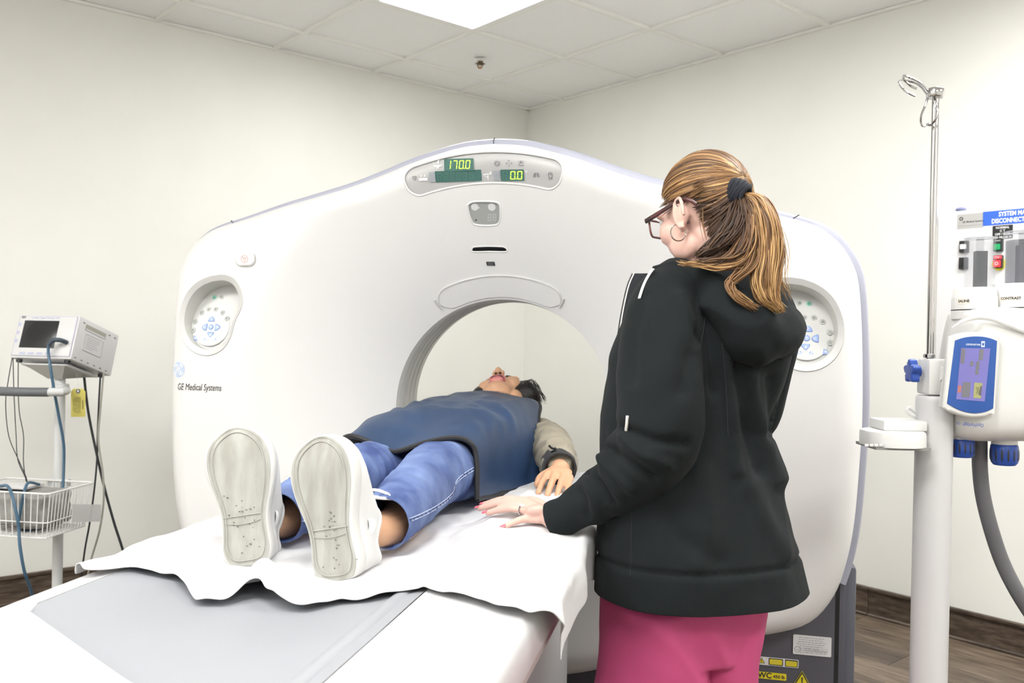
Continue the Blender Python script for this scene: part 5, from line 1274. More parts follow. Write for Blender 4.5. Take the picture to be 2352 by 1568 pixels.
# open the trouser ends: flat cut at the cuff with a dark inside
bm = bmesh.new(); bm.from_mesh(jm)
for cf, k0 in ((cuffR, kR), (cuffL, kL)):
    n = (k0-cf).normalized(); side = [v for v in bm.verts if (v.co-cf).length < .11]
    gm = side+list({e for v in side for e in v.link_edges})+list({f for v in side for f in v.link_faces})
    bmesh.ops.bisect_plane(bm, geom=gm, plane_co=cf, plane_no=n, clear_inner=True)
bm.to_mesh(jm); bm.free()
# creases
def denim_fold(p, n):
    best = max(exp(-((p-kR).length/.11)**2), exp(-((p-kL).length/.11)**2))
    return .009*(1-abs(noise.noise(Vector((p.x*9, p.y*30, p.z*9))))*2.2)*best+.003*noise.noise(p*18)+.0028*(1-abs(noise.noise(Vector((p.x*12, p.y*26+p.z*20, 3))))*2)
displace(jm, denim_fold)
jm = evaluated(jm, [('SOLIDIFY', dict(thickness=.0022, offset=-1))], 'jeans'); jm.polygons.foreach_set('use_smooth', [True]*len(jm.polygons))
jeans = link('jeans', jm, pat); jb = bvh_of(jm)
def on_mesh(bv, pix, off=.001): return [q for q in (hit(bv, x, y, off) for x, y in pix) if q is not None]
def dense(pix, n=5): return [(p.x, p.y) for p in spline([Vector((x, y, 0)) for x, y in pix], n)]
def surf_line(name, bv, pix, r, m, parent, off=.001, n=5, flat=1):
    P = on_mesh(bv, dense(pix, n), off)
    if len(P) > 2: return G().tube(P, r, 5).obj(name, m, parent)
surf_line('cuff_hem', jb, [(871, 1142), (890, 1152), (905, 1172), (911, 1198), (908, 1230), (898, 1264)], .0022, M_denim_d, jeans)
seamL = [(912, 1205), (945, 1196), (985, 1178), (1020, 1156), (1040, 1135), (1045, 1115), (1060, 1098), (1088, 1080)]
for o_ in (0, 8): surf_line('side_seam', jb, [(x+o_*.25, y-o_) for x, y in seamL], .0011, M_stitch, jeans, .0014)
P = dense([(x+1, y-4) for x, y in seamL], 9)
g = G()
for k in range(0, len(P)-1, 2):
    q = on_mesh(jb, [(P[k][0], P[k][1]-3), (P[k][0]+1.5, P[k][1]+3)], .0012)
    if len(q) == 2: g.tube(q, .0011, 4)
g.obj('seam_stitch', M_denim_d, jeans)
surf_line('side_seam', jb, [(636, 1206), (655, 1203), (675, 1200), (700, 1196)], .0014, M_stitch, jeans, .0014)
surf_line('cuff_hem', jb, [(630, 1122), (640, 1140), (648, 1170), (650, 1200), (644, 1230), (636, 1252)], .0020, M_denim_d, jeans)
# ---- jacket sleeve and cuff
M_olive = mat('olive_taffeta', (.30, .27, .21), .5, var=.06, vscale=14); M_blackf = mat('black_fabric', (.014, .014, .017), .75, sheen=.1)
g = G(); limb(g, [(shL+Vector((0, .02, 0)), .055), (shL.lerp(elb, .5)+Vector((.01, 0, 0)), .060), (elb, .056), (elb.lerp(wri, .55), .052), (elb.lerp(wri, .84), .046)], 24)
sm = blend(g, .005, 4, .5, 'sleeve', M_olive)
displace(sm, lambda p, n: .006*(1-abs(noise.noise(Vector((p.x*14, p.y*16, p.z*22))))*2.4)+.003*noise.noise(p*40))
slv = link('jacket_sleeve', sm, pat); sb_ = bvh_of(sm)
g = G(); limb(g, [(shR+Vector((0, .02, 0)), .054), (shR.lerp(elbR, .5), .052), (elbR, .049), (elbR.lerp(wriR, .8), .042)], 22); sm2 = blend(g, .006, 4, .5, 'sleeve', M_olive)
displace(sm2, lambda p, n: .004*(1-abs(noise.noise(Vector((p.x*14, p.y*16, p.z*22))))*2.4)); link('jacket_sleeve', sm2, pat)
c0, c1 = elb.lerp(wri, .70), elb.lerp(wri, 1.02); ax = (c1-c0).normalized(); e1 = ax.cross(UZ).normalized(); e2 = ax.cross(e1)
rg = []
for t, r in ((0, .0465), (.1, .0475), (.5, .047), (.92, .044), (1, .043), (1.0, .039), (.75, .038)):
    rg.append([c0.lerp(c1, t)+(e1*cos(2*pi*k/36)+e2*sin(2*pi*k/36))*(r+.0022*noise.noise(Vector((cos(2*pi*k/36)*2, sin(2*pi*k/36)*2, t*3)))) for k in range(36)])
G().loft(rg, cap=False).obj('sleeve_cuff', M_blackf, slv, ang=70)
q = hit(sb_, 1274, 1040, .001)
if q:
    fM = frame(q, R0, (UZ-D0*.5)); G().prism(circle(.0105, 20), fM, .002, .0008).obj('eyelet', M_black, slv); G().prism(circle(.0065, 16), fM @ Matrix.Translation((.001, -.001, .0015)), .0015, .0006).obj('snap', M_chrome, slv)
    G().tube(spline([q+R0*-.016+UZ*.02, q+R0*-.006+UZ*.012, q+R0*.004+UZ*.012], 4), .003, 6).obj('tab', M_black, slv)
# ---- lead apron laid over the person
M_apron = mat('navy_vinyl', (.021, .046, .106), .42, spec=.22, bump=.06, bscale=260, var=.12, vscale=3); M_trimb = mat('black_binding', (.012, .012, .014), .6)
rowsA = [
 [(771, 1027, 2.22), (804, 1001, 2.14), (872, 1025, 2.12), (908, 1037, 2.10), (985, 1014, 2.10), (1045, 1005, 2.10), (1080, 1017, 2.10), (1094, 1050, 2.10), (1096, 1147, 2.08)],
 [(845, 972, 2.42), (880, 958, 2.36), (930, 953, 2.34), (985, 956, 2.32), (1040, 956, 2.31), (1090, 958, 2.31), (1125, 975, 2.30), (1140, 1020, 2.28), (1145, 1135, 2.25)],
 [(905, 946, 2.58), (940, 938, 2.54), (985, 934, 2.52), (1035, 933, 2.51), (1085, 935, 2.50), (1130, 940, 2.49), (1170, 958, 2.47), (1190, 1010, 2.44), (1192, 1124, 2.37)],
 [(950, 931, 2.75), (980, 924, 2.73), (1020, 919, 2.72), (1065, 917, 2.71), (1110, 919, 2.70), (1155, 924, 2.68), (1200, 942, 2.66), (1225, 995, 2.60), (1232, 1114, 2.42)],
 [(978, 925, 2.92), (1000, 917, 2.92), (1040, 908, 2.93), (1095, 903, 2.94), (1150, 907, 2.93), (1200, 919, 2.91), (1238, 932, 2.87), (1236, 975, 2.72), (1243, 1108, 2.42)]]
cols_ = []
# far side of the person: one more column hanging behind the left silhouette
for r in rowsA:
    P = [W(*q) for q in r]; p0 = P[0]+Vector((-.05, .02, -.10)); p1 = P[0]+Vector((-.025, .01, -.03)); cols_.append(spline([p0, p1]+P, 8))
nA = len(cols_[0]); across = [spline([cols_[i][k] for i in range(5)], 16) for k in range(nA)]
av = []; af = []; nB = len(across[0])
for k in range(nA):
    for i in range(nB):
        p = across[k][i]; u, t = k/(nA-1), i/(nB-1)
        f_ = .010*(1-abs(noise.noise(Vector((u*5+t*4.0, t*3.0-u*2, 1))))*2.2)*smoothstep(.02, .3, t)*(1-smoothstep(.93, 1, u))+.004*noise.noise(Vector((u*12+t*9, t*8-u*3, 4)))*smoothstep(0, .15, t)
        av.append(p+Vector((0, -.15, 1)).normalized()*f_)
for k in range(nA-1):
    for i in range(nB-1): a = k*nB+i; af.append((a, a+nB, a+nB+1, a+1))
am = G().add(av, af).data('lead_apron', M_apron, True, 0); am = evaluated(am, [('SOLIDIFY', dict(thickness=.005, offset=0)), ('SUBSURF', dict(levels=1))], 'vinyl')
for p in am.polygons: p.use_smooth = True
apr = thing('lead_apron', av[(nA-1)*nB], 'navy blue vinyl apron with black edging spread over the lying person', 'apron')
link('vinyl', am, apr)
hem = [av[k*nB] for k in range(nA)]; side_ = [av[(nA-1)*nB+i] for i in range(nB)]; neck = [av[k*nB+nB-1] for k in range(nA)]
G().tube(hem, .0065, 8).obj('hem_binding', M_trimb, apr); G().tube(side_, .006, 8).obj('side_binding', M_trimb, apr)
k0 = int(nA*.80); G().tube(neck[k0:], .0075, 8).obj('armhole_binding', M_trimb, apr); G().tube(neck[:14], .006, 8).obj('armhole_binding', M_trimb, apr)
# ================================================================= TECHNOLOGIST
M_skin_w = mat('fair_skin', (.66, .42, .35), .45, var=.03, vscale=25, sub=.12); M_pol = mat('coral_polish', (.80, .16, .19), .2)
M_hood = mat('charcoal_fleece', (.0105, .0136, .0144), .9, spec=.12, sheen=.03, bump=.25, bscale=700, var=.1, vscale=5); M_pink = mat('magenta_scrubs', (.50, .065, .19), .75, var=.06, vscale=6, bump=.15, bscale=600)
M_zip = mat('zip_white', (.78, .76, .72), .5); M_ribb = mat('black_rib', (.010, .012, .016), .9)
wom_base = W(1600, 900, 1.84); wom_base.z = 0
wom = thing('person', wom_base, 'standing person in black hoodie and pink trousers, hand resting on the sheet', 'person')
PSI = radians(24); E1 = R0*cos(PSI)+D0*sin(PSI); E2 = R0*sin(PSI)-D0*cos(PSI)      # across the back, out of the back
def zof(py, d=1.80, px=1600): return W(px, py, d).z
def body_ring(y, xl, xr, bth, dc=1.82, n=44, e=.85, dz=0):
    """oval round the body whose outline spans photo columns xl..xr at row y"""
    z = zof(y, dc)+dz; c = W((xl+xr)/2, y, dc); c.z = z; hw = (xr-xl)/2/FPX*dc; a = sqrt(max(1e-6, hw*hw-(bth*sin(PSI))**2))/cos(PSI); out = []
    for k in range(n):
        t = 2*pi*k/n; ct, st = cos(t), sin(t); out.append(c+E1*(a*math.copysign(abs(ct)**e, ct))+E2*(bth*math.copysign(abs(st)**e, st)))
    return out
# ---- head frame
hA, hP = radians(53), radians(13)
fdir = (-R0*cos(hA)+D0*sin(hA)); ldir = UZ.cross(fdir); f2 = (fdir*cos(hP)-UZ*sin(hP)); u2 = (UZ*cos(hP)+fdir*sin(hP))
HW = W(1617, 474, 1.79)
def wh(f, l, u): return HW+f2*f+ldir*l+u2*u
W3 = Matrix(((f2.x, ldir.x, u2.x), (f2.y, ldir.y, u2.y), (f2.z, ldir.z, u2.z)))
b = G()
b.sphere(wh(-.006, 0, .010), (.090, .075, .090), W3, 28, 20)                      # skull
b.sphere(wh(.040, 0, -.035), (.056, .058, .080), W3, 24, 18)                      # face
b.sphere(wh(.052, 0, -.090), (.036, .034, .028), W3, 18, 12)                      # jaw
b.sphere(wh(.070, 0, -.102), (.018, .019, .015), W3, 14, 10)                      # chin
for s_ in (-1, 1):
    b.sphere(wh(.058, s_*.038, -.040), (.030, .027, .032), W3, 14, 10); b.sphere(wh(.040, s_*.036, -.066), (.036, .022, .032), W3, 14, 10); b.sphere(wh(.026, s_*.046, -.078), (.036, .018, .030), W3, 14, 10)
    b.sphere(wh(.080, s_*.030, .004), (.014, .026, .012), W3, 12, 8)
    # ear
    ec = wh(-.006, s_*.076, -.026); b.sphere(ec, (.014, .008, .026), W3 @ Matrix.Rotation(-.25, 3, 'Y') @ Matrix.Rotation(s_*.35, 3, 'Z'), 14, 10)
    pts = [wh(-.006+.017*cos(t), s_*(.078+.012*max(0, -cos(t))+.003), -.024+.030*sin(t)) for t in (-1.9, -1.2+pi*0, 0-.3, .7, 1.5, 2.2, 2.9, 3.6)]
    b.tube(spline(pts, 4), .0045, 8)
    b.sphere(wh(.002, s_*.073, -.052), (.008, .006, .010), W3, 10, 8)
limb(b, [(wh(.090, 0, .006), .009), (wh(.104, 0, -.020), .010), (wh(.112, 0, -.036), .012)]); b.sphere(wh(.088, 0, -.066), (.010, .020, .007), W3, 12, 8); b.sphere(wh(.085, 0, -.078), (.010, .017, .007), W3, 12, 8)
nk = W(1628, 640, 1.80)
limb(b, [(wh(-.015, 0, -.06), .054), (W(1616, 585, 1.795), .050), (nk, .058)], 22)
# trunk, hips, legs
ch, wa, hi = W(1640, 780, 1.84), W(1610, 1000, 1.85), W(1600, 1330, 1.86)
limb(b, [(nk, .06), (W(1640, 700, 1.83), .085), (ch, .11), (wa, .11), (hi, .12)], 22)
shl, shr = W(1525, 690, 1.755), W(1765, 705, 1.93)
elw, wrw = W(1508, 1020, 1.665), W(1270, 1188, 1.79)
limb(b, [(W(1640, 700, 1.84), .05), (W(1560, 690, 1.77), .042), (W(1524, 800, 1.705), .040), (W(1516, 900, 1.685), .038), (W(1505, 1000, 1.668), .036), (W(1460, 1075, 1.69), .034), (W(1395, 1130, 1.725), .031), (W(1330, 1166, 1.765), .027), (wrw, .0255)])
elr, wrr = W(1735, 960, 2.02), W(1570, 1030, 2.12)
limb(b, [(W(1640, 700, 1.84), .05), (W(1738, 700, 1.91), .034), (W(1752, 860, 1.99), .030), (W(1728, 955, 2.02), .030), (W(1650, 1000, 2.08), .028), (W(1575, 1030, 2.12), .025), (W(1520, 1045, 2.14), .022)])
for sx in (-1, 1):
    hj = hi+E1*(sx*.08)-R0*.01; ft = Vector((hj.x, hj.y, 0))+E1*(sx*.015)-R0*.012; limb(b, [(hj, .095), (hj.lerp(ft, .45), .065), (hj.lerp(ft, .85), .042), (ft+UZ*.07, .036)]); limb(b, [(ft+UZ*.06+E2*.03, .034), (ft+UZ*.045-E2*.06, .034), (ft+UZ*.035-E2*.15, .026)])
# hand on the sheet: MCP, PIP, DIP, tip for index..little, then thumb
FG = [[(1206, 1152, 1.845), (1172, 1146, 1.875), (1144, 1149, 1.90), (1113, 1158, 1.925)], [(1210, 1161, 1.832), (1168, 1155, 1.862), (1138, 1159, 1.89), (1102, 1167, 1.915)], [(1214, 1173, 1.818), (1176, 1167, 1.84), (1148, 1170, 1.86), (1120, 1178, 1.875)], [(1218, 1191, 1.80), (1196, 1193, 1.795), (1178, 1200, 1.795), (1161, 1209, 1.792)]]
for k, fg in enumerate(FG):
    P = [W(*q) for q in fg]; r = (.0090, .0094, .0090, .0080)[k]
    limb(b, [(wrw.lerp(P[0], .35), .013), (P[0], r*1.22), (P[0].lerp(P[1], .5), r*1.0), (P[1], r*1.0), (P[2], r*.90), (P[3], r*.74)], 12)
pm = W(1240, 1178, 1.81); b.sphere(pm, (.034, .036, .016), Matrix(((R0.x, D0.x, 0), (R0.y, D0.y, 0), (0, 0, 1))) @ Matrix.Rotation(-.5, 3, 'X'), 18, 12)
limb(b, [(W(1252, 1168, 1.83), .014), (W(1226, 1152, 1.87), .012), (W(1200, 1150, 1.90), .0095)], 12)
wm = blend(b, .0034, 4, .5, 'body', [M_skin_w, M_lip]); link('body', wm, wom); wb = bvh_of(wm)
# nails, ring
def nail(k, m):
    t, p = W(*FG[k][3]), W(*FG[k][2]); d = (t-p).normalized(); n = UZ-d*d.z; n = (n-D0*.35).normalized(); sdir = d.cross(n).normalized(); r = (.0090, .0094, .0090, .0080)[k]*.74
    c = t+d*.004+n*r*.82; g = G(); rows_ = []
    for i in range(7):
        a = i/6; w_ = .0058*(1-.25*abs(a*2-1)**3)*(1 if k < 3 else .9); rows_.append([c+d*(.014*a-.006)+sdir*(w_*s_/3)+n*(.0012-.0022*(s_/3)**2) for s_ in range(-3, 4)])
    me = evaluated(g.loft(rows_, cap=False, closed=False).data('fingernail', m), [('SOLIDIFY', dict(thickness=.0012))], 'fingernail'); link('fingernail', me, wom)
for k in range(4): nail(k, M_pol)
a_, c_ = W(*FG[2][0]), W(*FG[2][1]); rc = a_.lerp(c_, .42); d = (c_-a_).normalized(); e1 = d.cross(UZ).normalized(); e2 = d.cross(e1)
rg = G(); rg.tube([rc+(e1*cos(t)+e2*sin(t))*.0105 for t in [2*pi*i/24 for i in range(24)]], .0013, 6, closed=True); ringo = rg.obj('ring', M_chrome, wom)
g = G(); M_gem = mat('clear_gem', (.9, .92, .9), .05, coat=1)
for dx, r_ in ((0, .0038), (.006, .003), (-.006, .003)): g.sphere(rc+(UZ-D0*.5).normalized()*.0115+e1*dx*.4+d*dx, r_, n=8, m=5)
g.obj('gemstone', M_gem, ringo, False)
# eyes, mouth, ear jewellery
for s_ in (-1, 1): G().sphere(wh(.086, s_*.030, -.008), (.008, .011, .008), W3, 12, 8).obj('eye', mat('eye_white', (.8, .8, .8), .2), wom); G().tube(spline([wh(.095, s_*.016, .010), wh(.094, s_*.03, .014), wh(.082, s_*.046, .010)], 4), .0026, 6).obj('eyebrow', mat('brow_brown', (.10, .05, .025), .7), wom)
ht = hit(wb, 1552, 517, .0)
hoop_c = W(1558, 534, (ht-CAM).dot(CF)-.034 if ht else 1.68); rr_ = 19.5/FPX*1.71
G().tube([hoop_c+(CR*cos(t)*.96+CU*sin(t)+CF*cos(t)*.25)*rr_ for t in [2*pi*i/36 for i in range(36)]], .00115, 6, closed=True).obj('hoop_earring', M_chrome, wom)
G().tube([(hit(wb, 1557, 466, .003) or W(1557, 466, 1.70))+(CR*cos(t)*.7+CU*sin(t)+CF*cos(t)*.3)*.0062 for t in [2*pi*i/20 for i in range(20)]], .0009, 5, closed=True).obj('ear_ring', M_chrome, wom)
q = hit(wb, 1581, 510, .0008)
if q: G().sphere(q, (.0035, .0015, .004), n=8, m=5).obj('neck_tattoo', mat('tattoo_ink', (.20, .12, .13), .7), wom)
# ---- glasses
M_tort = mat('dark_tortoise', (.035, .022, .020), .25, col2=(.10, .03, .03), vscale=30); M_lens = mat('lens', (.9, .9, .92), .05, alpha=.12)
gm = None
for s_ in (-1, 1):
    gl = G(); gl.tube(spline([wh(.098, s_*.071, -.006), wh(.06, s_*.074, -.003), wh(.02, s_*.078, .000), wh(-.012, s_*.083, .000), wh(-.032, s_*.083, -.006), wh(-.046, s_*.079, -.020)], 5), [.0058]*6+[.0052]*6+[.0045]*8+[.004]*6, 8, flat=.5, up=tuple(ldir))
    gm = gl.obj('glasses' if gm is None else 'temple_arm', M_tort, wom if gm is None else gm) if gm is None else (gl.obj('temple_arm', M_tort, gm), gm)[1]
for s_ in (-1, 1):
    c = wh(.104, s_*.036, -.020); rm = []
    for x, y in rrect(.058, .036, .013, 6): rm.append(c+ldir*(s_*x)+u2*y-f2*(.010*(max(0, x)/.03)**2))
    G().tube(rm, .0022, 6, closed=True).obj('lens_rim', mat('rim_brown', (.16, .06, .055), .3) if s_ == 1 else M_tort, gm); G().loft([rm, [c+(p-c)*.5 for p in rm], [c+(p-c)*.02 for p in rm]]).obj('lens', M_lens, gm)
G().tube(spline([wh(.106, .009, -.014), wh(.110, 0, -.011), wh(.106, -.009, -.014)], 4), .0024, 6).obj('bridge', M_tort, gm)
# ---- hair
def hair_mat(name, stops):
    m = bpy.data.materials.new(name); m.use_nodes = True; nt = m.node_tree; bs = nt.nodes['Principled BSDF']; at = nt.nodes.new('ShaderNodeAttribute'); at.attribute_name = 'tone'
    r = nt.nodes.new('ShaderNodeValToRGB'); cr = r.color_ramp
    while len(cr.elements) < len(stops): cr.elements.new(.5)
    for e, (p, c) in zip(cr.elements, stops): e.position = p; e.color = c+(1,)
    nt.links.new(at.outputs['Fac'], r.inputs[0]); nt.links.new(r.outputs[0], bs.inputs['Base Color']); bs.inputs['Roughness'].default_value = .45; bs.inputs['Specular IOR Level'].default_value = .4; return m
M_hair = hair_mat('brown_blond_hair', [(0, (.028, .014, .009)), (.35, (.095, .048, .024)), (.65, (.24, .125, .05)), (1, (.60, .37, .155))])
class Hair:
    def __init__(s): s.g = G(); s.t = []
    def strand(s, pts, r, tone0, tone1=None, seg=5, n=4):
        P = spline(pts, seg); k = len(s.g.v); N = len(P)
        rr = [r*min(1, .35+i/3)*(1 if i < N*.6 else lerp(1, .25, (i-N*.6)/(N*.4))) for i in range(N)]
        s.g.tube(P, rr, n, cap=True); tone1 = tone0 if tone1 is None else tone1
        for i in range(N): s.t += [lerp(tone0, tone1, i/(N-1))]*n
    def obj(s, name, parent):
        me = mesh_data(name, s.g.v, s.g.f, M_hair, True); a = me.attributes.new('tone', 'FLOAT', 'POINT'); a.data.foreach_set('value', s.t); return link(name, me, parent)
rs = random.Random(11)
tie = wh(-.108, -.002, .024)
# cap below the strands
def cap_in(f, l, u): return True
g = G(); g.sphere(wh(-.008, 0, .012), (.0935, .080, .0935), W3, 40, 30)
cme = g.data('cap', M_hair, True, 0); bm = bmesh.new(); bm.from_mesh(cme); W3i = W3.inverted()
def hairline(q):
    """negative = bare skin: face, ear and neck side. q in head frame (f, l, u)"""
    f, l, u = q; s_ = abs(l)
    front = .062-.9*max(0, u-.03)*0-f if u < .055 else 1
    # boundary running from forehead down before the ear, over it, then behind it to the nape
    if f > .0: return u-lerp(.010, .055, smoothstep(.03, .088, f))
    if f > -.055: return u-lerp(.010, -.065, smoothstep(.022, .055, -f))
    return u-lerp(-.065, -.095, smoothstep(.055, .085, -f))
dele = [v for v in bm.verts if hairline(W3i @ (v.co-HW)) < -.004]
bmesh.ops.delete(bm, geom=dele, context='VERTS'); bm.to_mesh(cme); bm.free()
a = cme.attributes.new('tone', 'FLOAT', 'POINT'); a.data.foreach_set('value', [.16]*len(cme.vertices)); cap = link('hair', cme, wom)
sc = Vector((.0945, .081, .0945)); hc0 = Vector((-.008, 0, .012))
def on_head(d, k=1.0): d = d.normalized(); return Vector((d.x*sc.x, d.y*sc.y, d.z*sc.z))*k+hc0
tdir = Vector((-.99, -.03, .14)).normalized()
hr = Hair()
tries = 0; made = 0
while made < 1150 and tries < 20000:
    tries += 1
    d = Vector((rs.gauss(0, 1), rs.gauss(0, 1), rs.gauss(0, 1))).normalized()
    q = on_head(d); hl = hairline(q)
    if hl < -.002: continue
    near = hl < .020
    if not near and rs.random() > .55: continue
    if d.dot(tdir) > .93: continue
    made += 1
    pts = []; lift = rs.uniform(1.0, 1.028); ang = d.angle(tdir); axis_n = rs.uniform(-.03, .03)
    # sweep: hair runs back from the hairline, sagging a little before rising to the tie
    for i in range(7):
        t = i/6; dd = d.slerp(tdir, t*.93) if ang < 3.0 else d
        sag = Vector((0, 0, -.10*sin(pi*t)*(1 if d.z < .5 else .25)*smoothstep(.3, 1.2, ang)))
        dd = (dd+sag+Vector((0, axis_n, 0))*sin(pi*t)).normalized()
        p = on_head(dd, lift+.012*sin(pi*t)+.02*smoothstep(.7, 1, t)); pts.append(wh(*p))
    pts[-1] = pts[-1].lerp(tie, .35)
    low = smoothstep(.0, -.05, q.z-.0); top_ = smoothstep(.03, .09, q.z)
    tone = .60+rs.gauss(0, .18)-.40*low*smoothstep(.0, -.05, q.x)-.08*top_
    hr.strand(pts, rs.uniform(.0012, .0024), max(0, min(1, tone)), max(0, min(1, tone+rs.gauss(0, .08))), 4)
hr.obj('scalp_strands', cap)['kind'] = 'stuff'
# baby hair at the temple and nape
hb = Hair()
for k in range(60):
    f0 = rs.uniform(-.02, .07); p = Vector((f0, .070 if f0 < .03 else .060, rs.uniform(-.01, .02))); hb.strand([wh(*p), wh(p.x-.03, p.y+.008, p.z+.002), wh(p.x-.06, p.y+.006, p.z+.006)], .0008, .4, .6, 4)
for k in range(4): x = rs.uniform(-.06, -.045); hb.strand([wh(x, .072, -.03), wh(x+.004, .073, -.06), wh(x+.008, .066, -.09)], .0005, .5, .6, 4)
hb.obj('fine_strands', cap)['kind'] = 'stuff'
# ponytail: three bundles from the tie
pt = Hair()
def bundle(n, guide, spread, tone, ts, r=(.0010, .0021), tip=.6):
    for k in range(n):
        a, rr0 = rs.uniform(0, 2*pi), sqrt(rs.random()); ox, oy = cos(a)*rr0, sin(a)*rr0; pts = []
        cut_ = rs.uniform(.82, 1.0)
        for i, (x, y, d_, sp) in enumerate(guide):
            p = W(x, y, d_); pts.append(p+CR*(ox*sp)+CF*(oy*sp)+Vector((rs.gauss(0, .0022), rs.gauss(0, .0022), rs.gauss(0, .003)))*min(1, i))
        if cut_ < .9 and len(pts) > 4: pts[-1] = pts[-2].lerp(pts[-1], cut_-.2)
        t0 = max(0, min(1, rs.gauss(tone, ts)-.25*(oy > .3))); pt.strand(pts, rs.uniform(*r), t0*.8, t0, 5)
tx = CAM+ (tie-CAM); 
bundle(440, [(1708, 443, 1.70, .011), (1742, 462, 1.685, .018), (1762, 515, 1.67, .025), (1766, 580, 1.665, .026), (1758, 640, 1.662, .026), (1764, 685, 1.655, .020), (1788, 712, 1.655, .011)], 1, .84, .22)
bundle(220, [(1704, 446, 1.70, .011), (1716, 480, 1.685, .017), (1720, 530, 1.68, .023), (1710, 570, 1.675, .027), (1684, 592, 1.67, .022), (1642, 602, 1.67, .015), (1596, 603, 1.675, .008)], 1, .34, .16)
bundle(170, [(1700, 446, 1.705, .010), (1698, 480, 1.69, .017), (1684, 520, 1.68, .022), (1656, 556, 1.675, .021), (1626, 578, 1.675, .014), (1604, 586, 1.68, .008)], 1, .16, .10)
bundle(60, [(1704, 448, 1.70, .010), (1726, 500, 1.675, .016), (1730, 560, 1.665, .018), (1702, 600, 1.66, .011), (1650, 612, 1.662, .006), (1600, 608, 1.668, .005), (1562, 604, 1.675, .005)], 1, .74, .12)
bundle(46, [(1704, 448, 1.70, .010), (1734, 520, 1.67, .018), (1724, 600, 1.662, .018), (1690, 640, 1.66, .012), (1676, 655, 1.655, .008), (1690, 680, 1.645, .008), (1735, 708, 1.64, .01)], 1, .66, .12)
bundle(14, [(1720, 448, 1.69, .010), (1775, 500, 1.67, .012), (1798, 580, 1.665, .010), (1794, 640, 1.66, .012), (1812, 690, 1.66, .010)], 1, .9, .08, (.0005, .0008))
# hair combed up from the nape
for k in range(240):
    t = rs.random(); x, y = interp([(0, 1588), (.25, 1603), (.5, 1618), (.75, 1630), (1, 1645)], t)+rs.uniform(0, 40), interp([(0, 476), (.25, 500), (.5, 528), (.75, 556), (1, 582)], t)
    q = hit(wb, x, y, .003)
    if q is None: continue
    mid = hit(wb, lerp(x, 1690, .5), lerp(y, 452, .42), .008) or W(lerp(x, 1690, .5), lerp(y, 452, .42), 1.72)
    tone = max(0, min(1, rs.gauss(.16, .10))); pt.strand([q, mid, W(1684, 452, 1.705)], rs.uniform(.0014, .0026), tone, tone+.05, 6)
pt.obj('ponytail', wom)
# hair tie: a thick wound band
g = G(); tdv = (W(1742, 462, 1.69)-W(1675, 436, 1.72)).normalized(); e1 = tdv.cross(UZ).normalized(); e2 = tdv.cross(e1); tcn = W(1692, 443, 1.706)
for k in range(6):
    o_ = (k-2.5)*.0072; R_ = .0165+.0045*cos((k-2.5)/3*1.4)
    g.tube([tcn+tdv*(o_+.002*sin(3*t+k))+(e1*cos(t)+e2*sin(t)*1.12)*R_ for t in [2*pi*i/30 for i in range(30)]], .0052, 8, closed=True)
g.obj('hair_tie', mat('navy_knit', (.008, .010, .018), .85, bump=.4, bscale=500), wom)
# ---- hoodie
rowsH = [(606, 1560, 1712, .060), (622, 1520, 1760, .074), (640, 1478, 1788, .088), (668, 1456, 1804, .100), (710, 1442, 1814, .112), (760, 1430, 1818, .118), (830, 1416, 1812, .120), (900, 1406, 1792, .120), (985, 1397, 1768, .122), (1080, 1386, 1790, .136), (1150, 1379, 1810, .148), (1220, 1374, 1832, .158), (1285, 1370, 1850, .166), (1350, 1368, 1862, .170), (1420, 1366, 1868, .172)]
g = G(); g.loft([body_ring(*r) for r in rowsH])
sl = G()
limb(sl, [(W(1560, 668, 1.775), .070), (W(1528, 715, 1.745), .075), (W(1524, 800, 1.715), .074), (W(1522, 900, 1.69), .073), (W(1512, 1000, 1.672), .070), (W(1466, 1075, 1.69), .062), (W(1400, 1128, 1.725), .050), (W(1335, 1165, 1.765), .041), (W(1284, 1188, 1.785), .036)], 26)
sr = G(); limb(sr, [(W(1740, 680, 1.91), .065), (W(1770, 760, 1.97), .062), (W(1752, 880, 2.0), .058), (W(1725, 965, 2.02), .055), (W(1650, 1000, 2.08), .048), (W(1575, 1030, 2.12), .038)], 22)
hm = blend(g, .0062, 5, .5, 'hoodie', [M_hood, M_ribb])
# cut the hem flat so it ends cleanly
bm = bmesh.new(); bm.from_mesh(hm)
bmesh.ops.bisect_plane(bm, geom=bm.verts[:]+bm.edges[:]+bm.faces[:], plane_co=(0, 0, zof(1350, 1.82)), plane_no=(0, 0, -1), clear_outer=True)
bm.to_mesh(hm); bm.free()
zh = zof(1350, 1.82)
el_ = W(1512, 1010, 1.672)
fa, fb_ = W(1512, 1000, 1.672), W(1284, 1188, 1.785)
def PX(p):
    d = p-CAM; z = d.dot(CF); return 1176+FPX*d.dot(CR)/z, 784-FPX*d.dot(CU)/z
def seg_dist(x, y, line):
    best = 1e9
    for (a, b), (c, d) in zip(line, line[1:]):
        l2 = (c-a)**2+(d-b)**2; t = max(0, min(1, ((x-a)*(c-a)+(y-b)*(d-b))/l2)); best = min(best, hypot(x-a-t*(c-a), y-b-t*(d-b)))
    return best
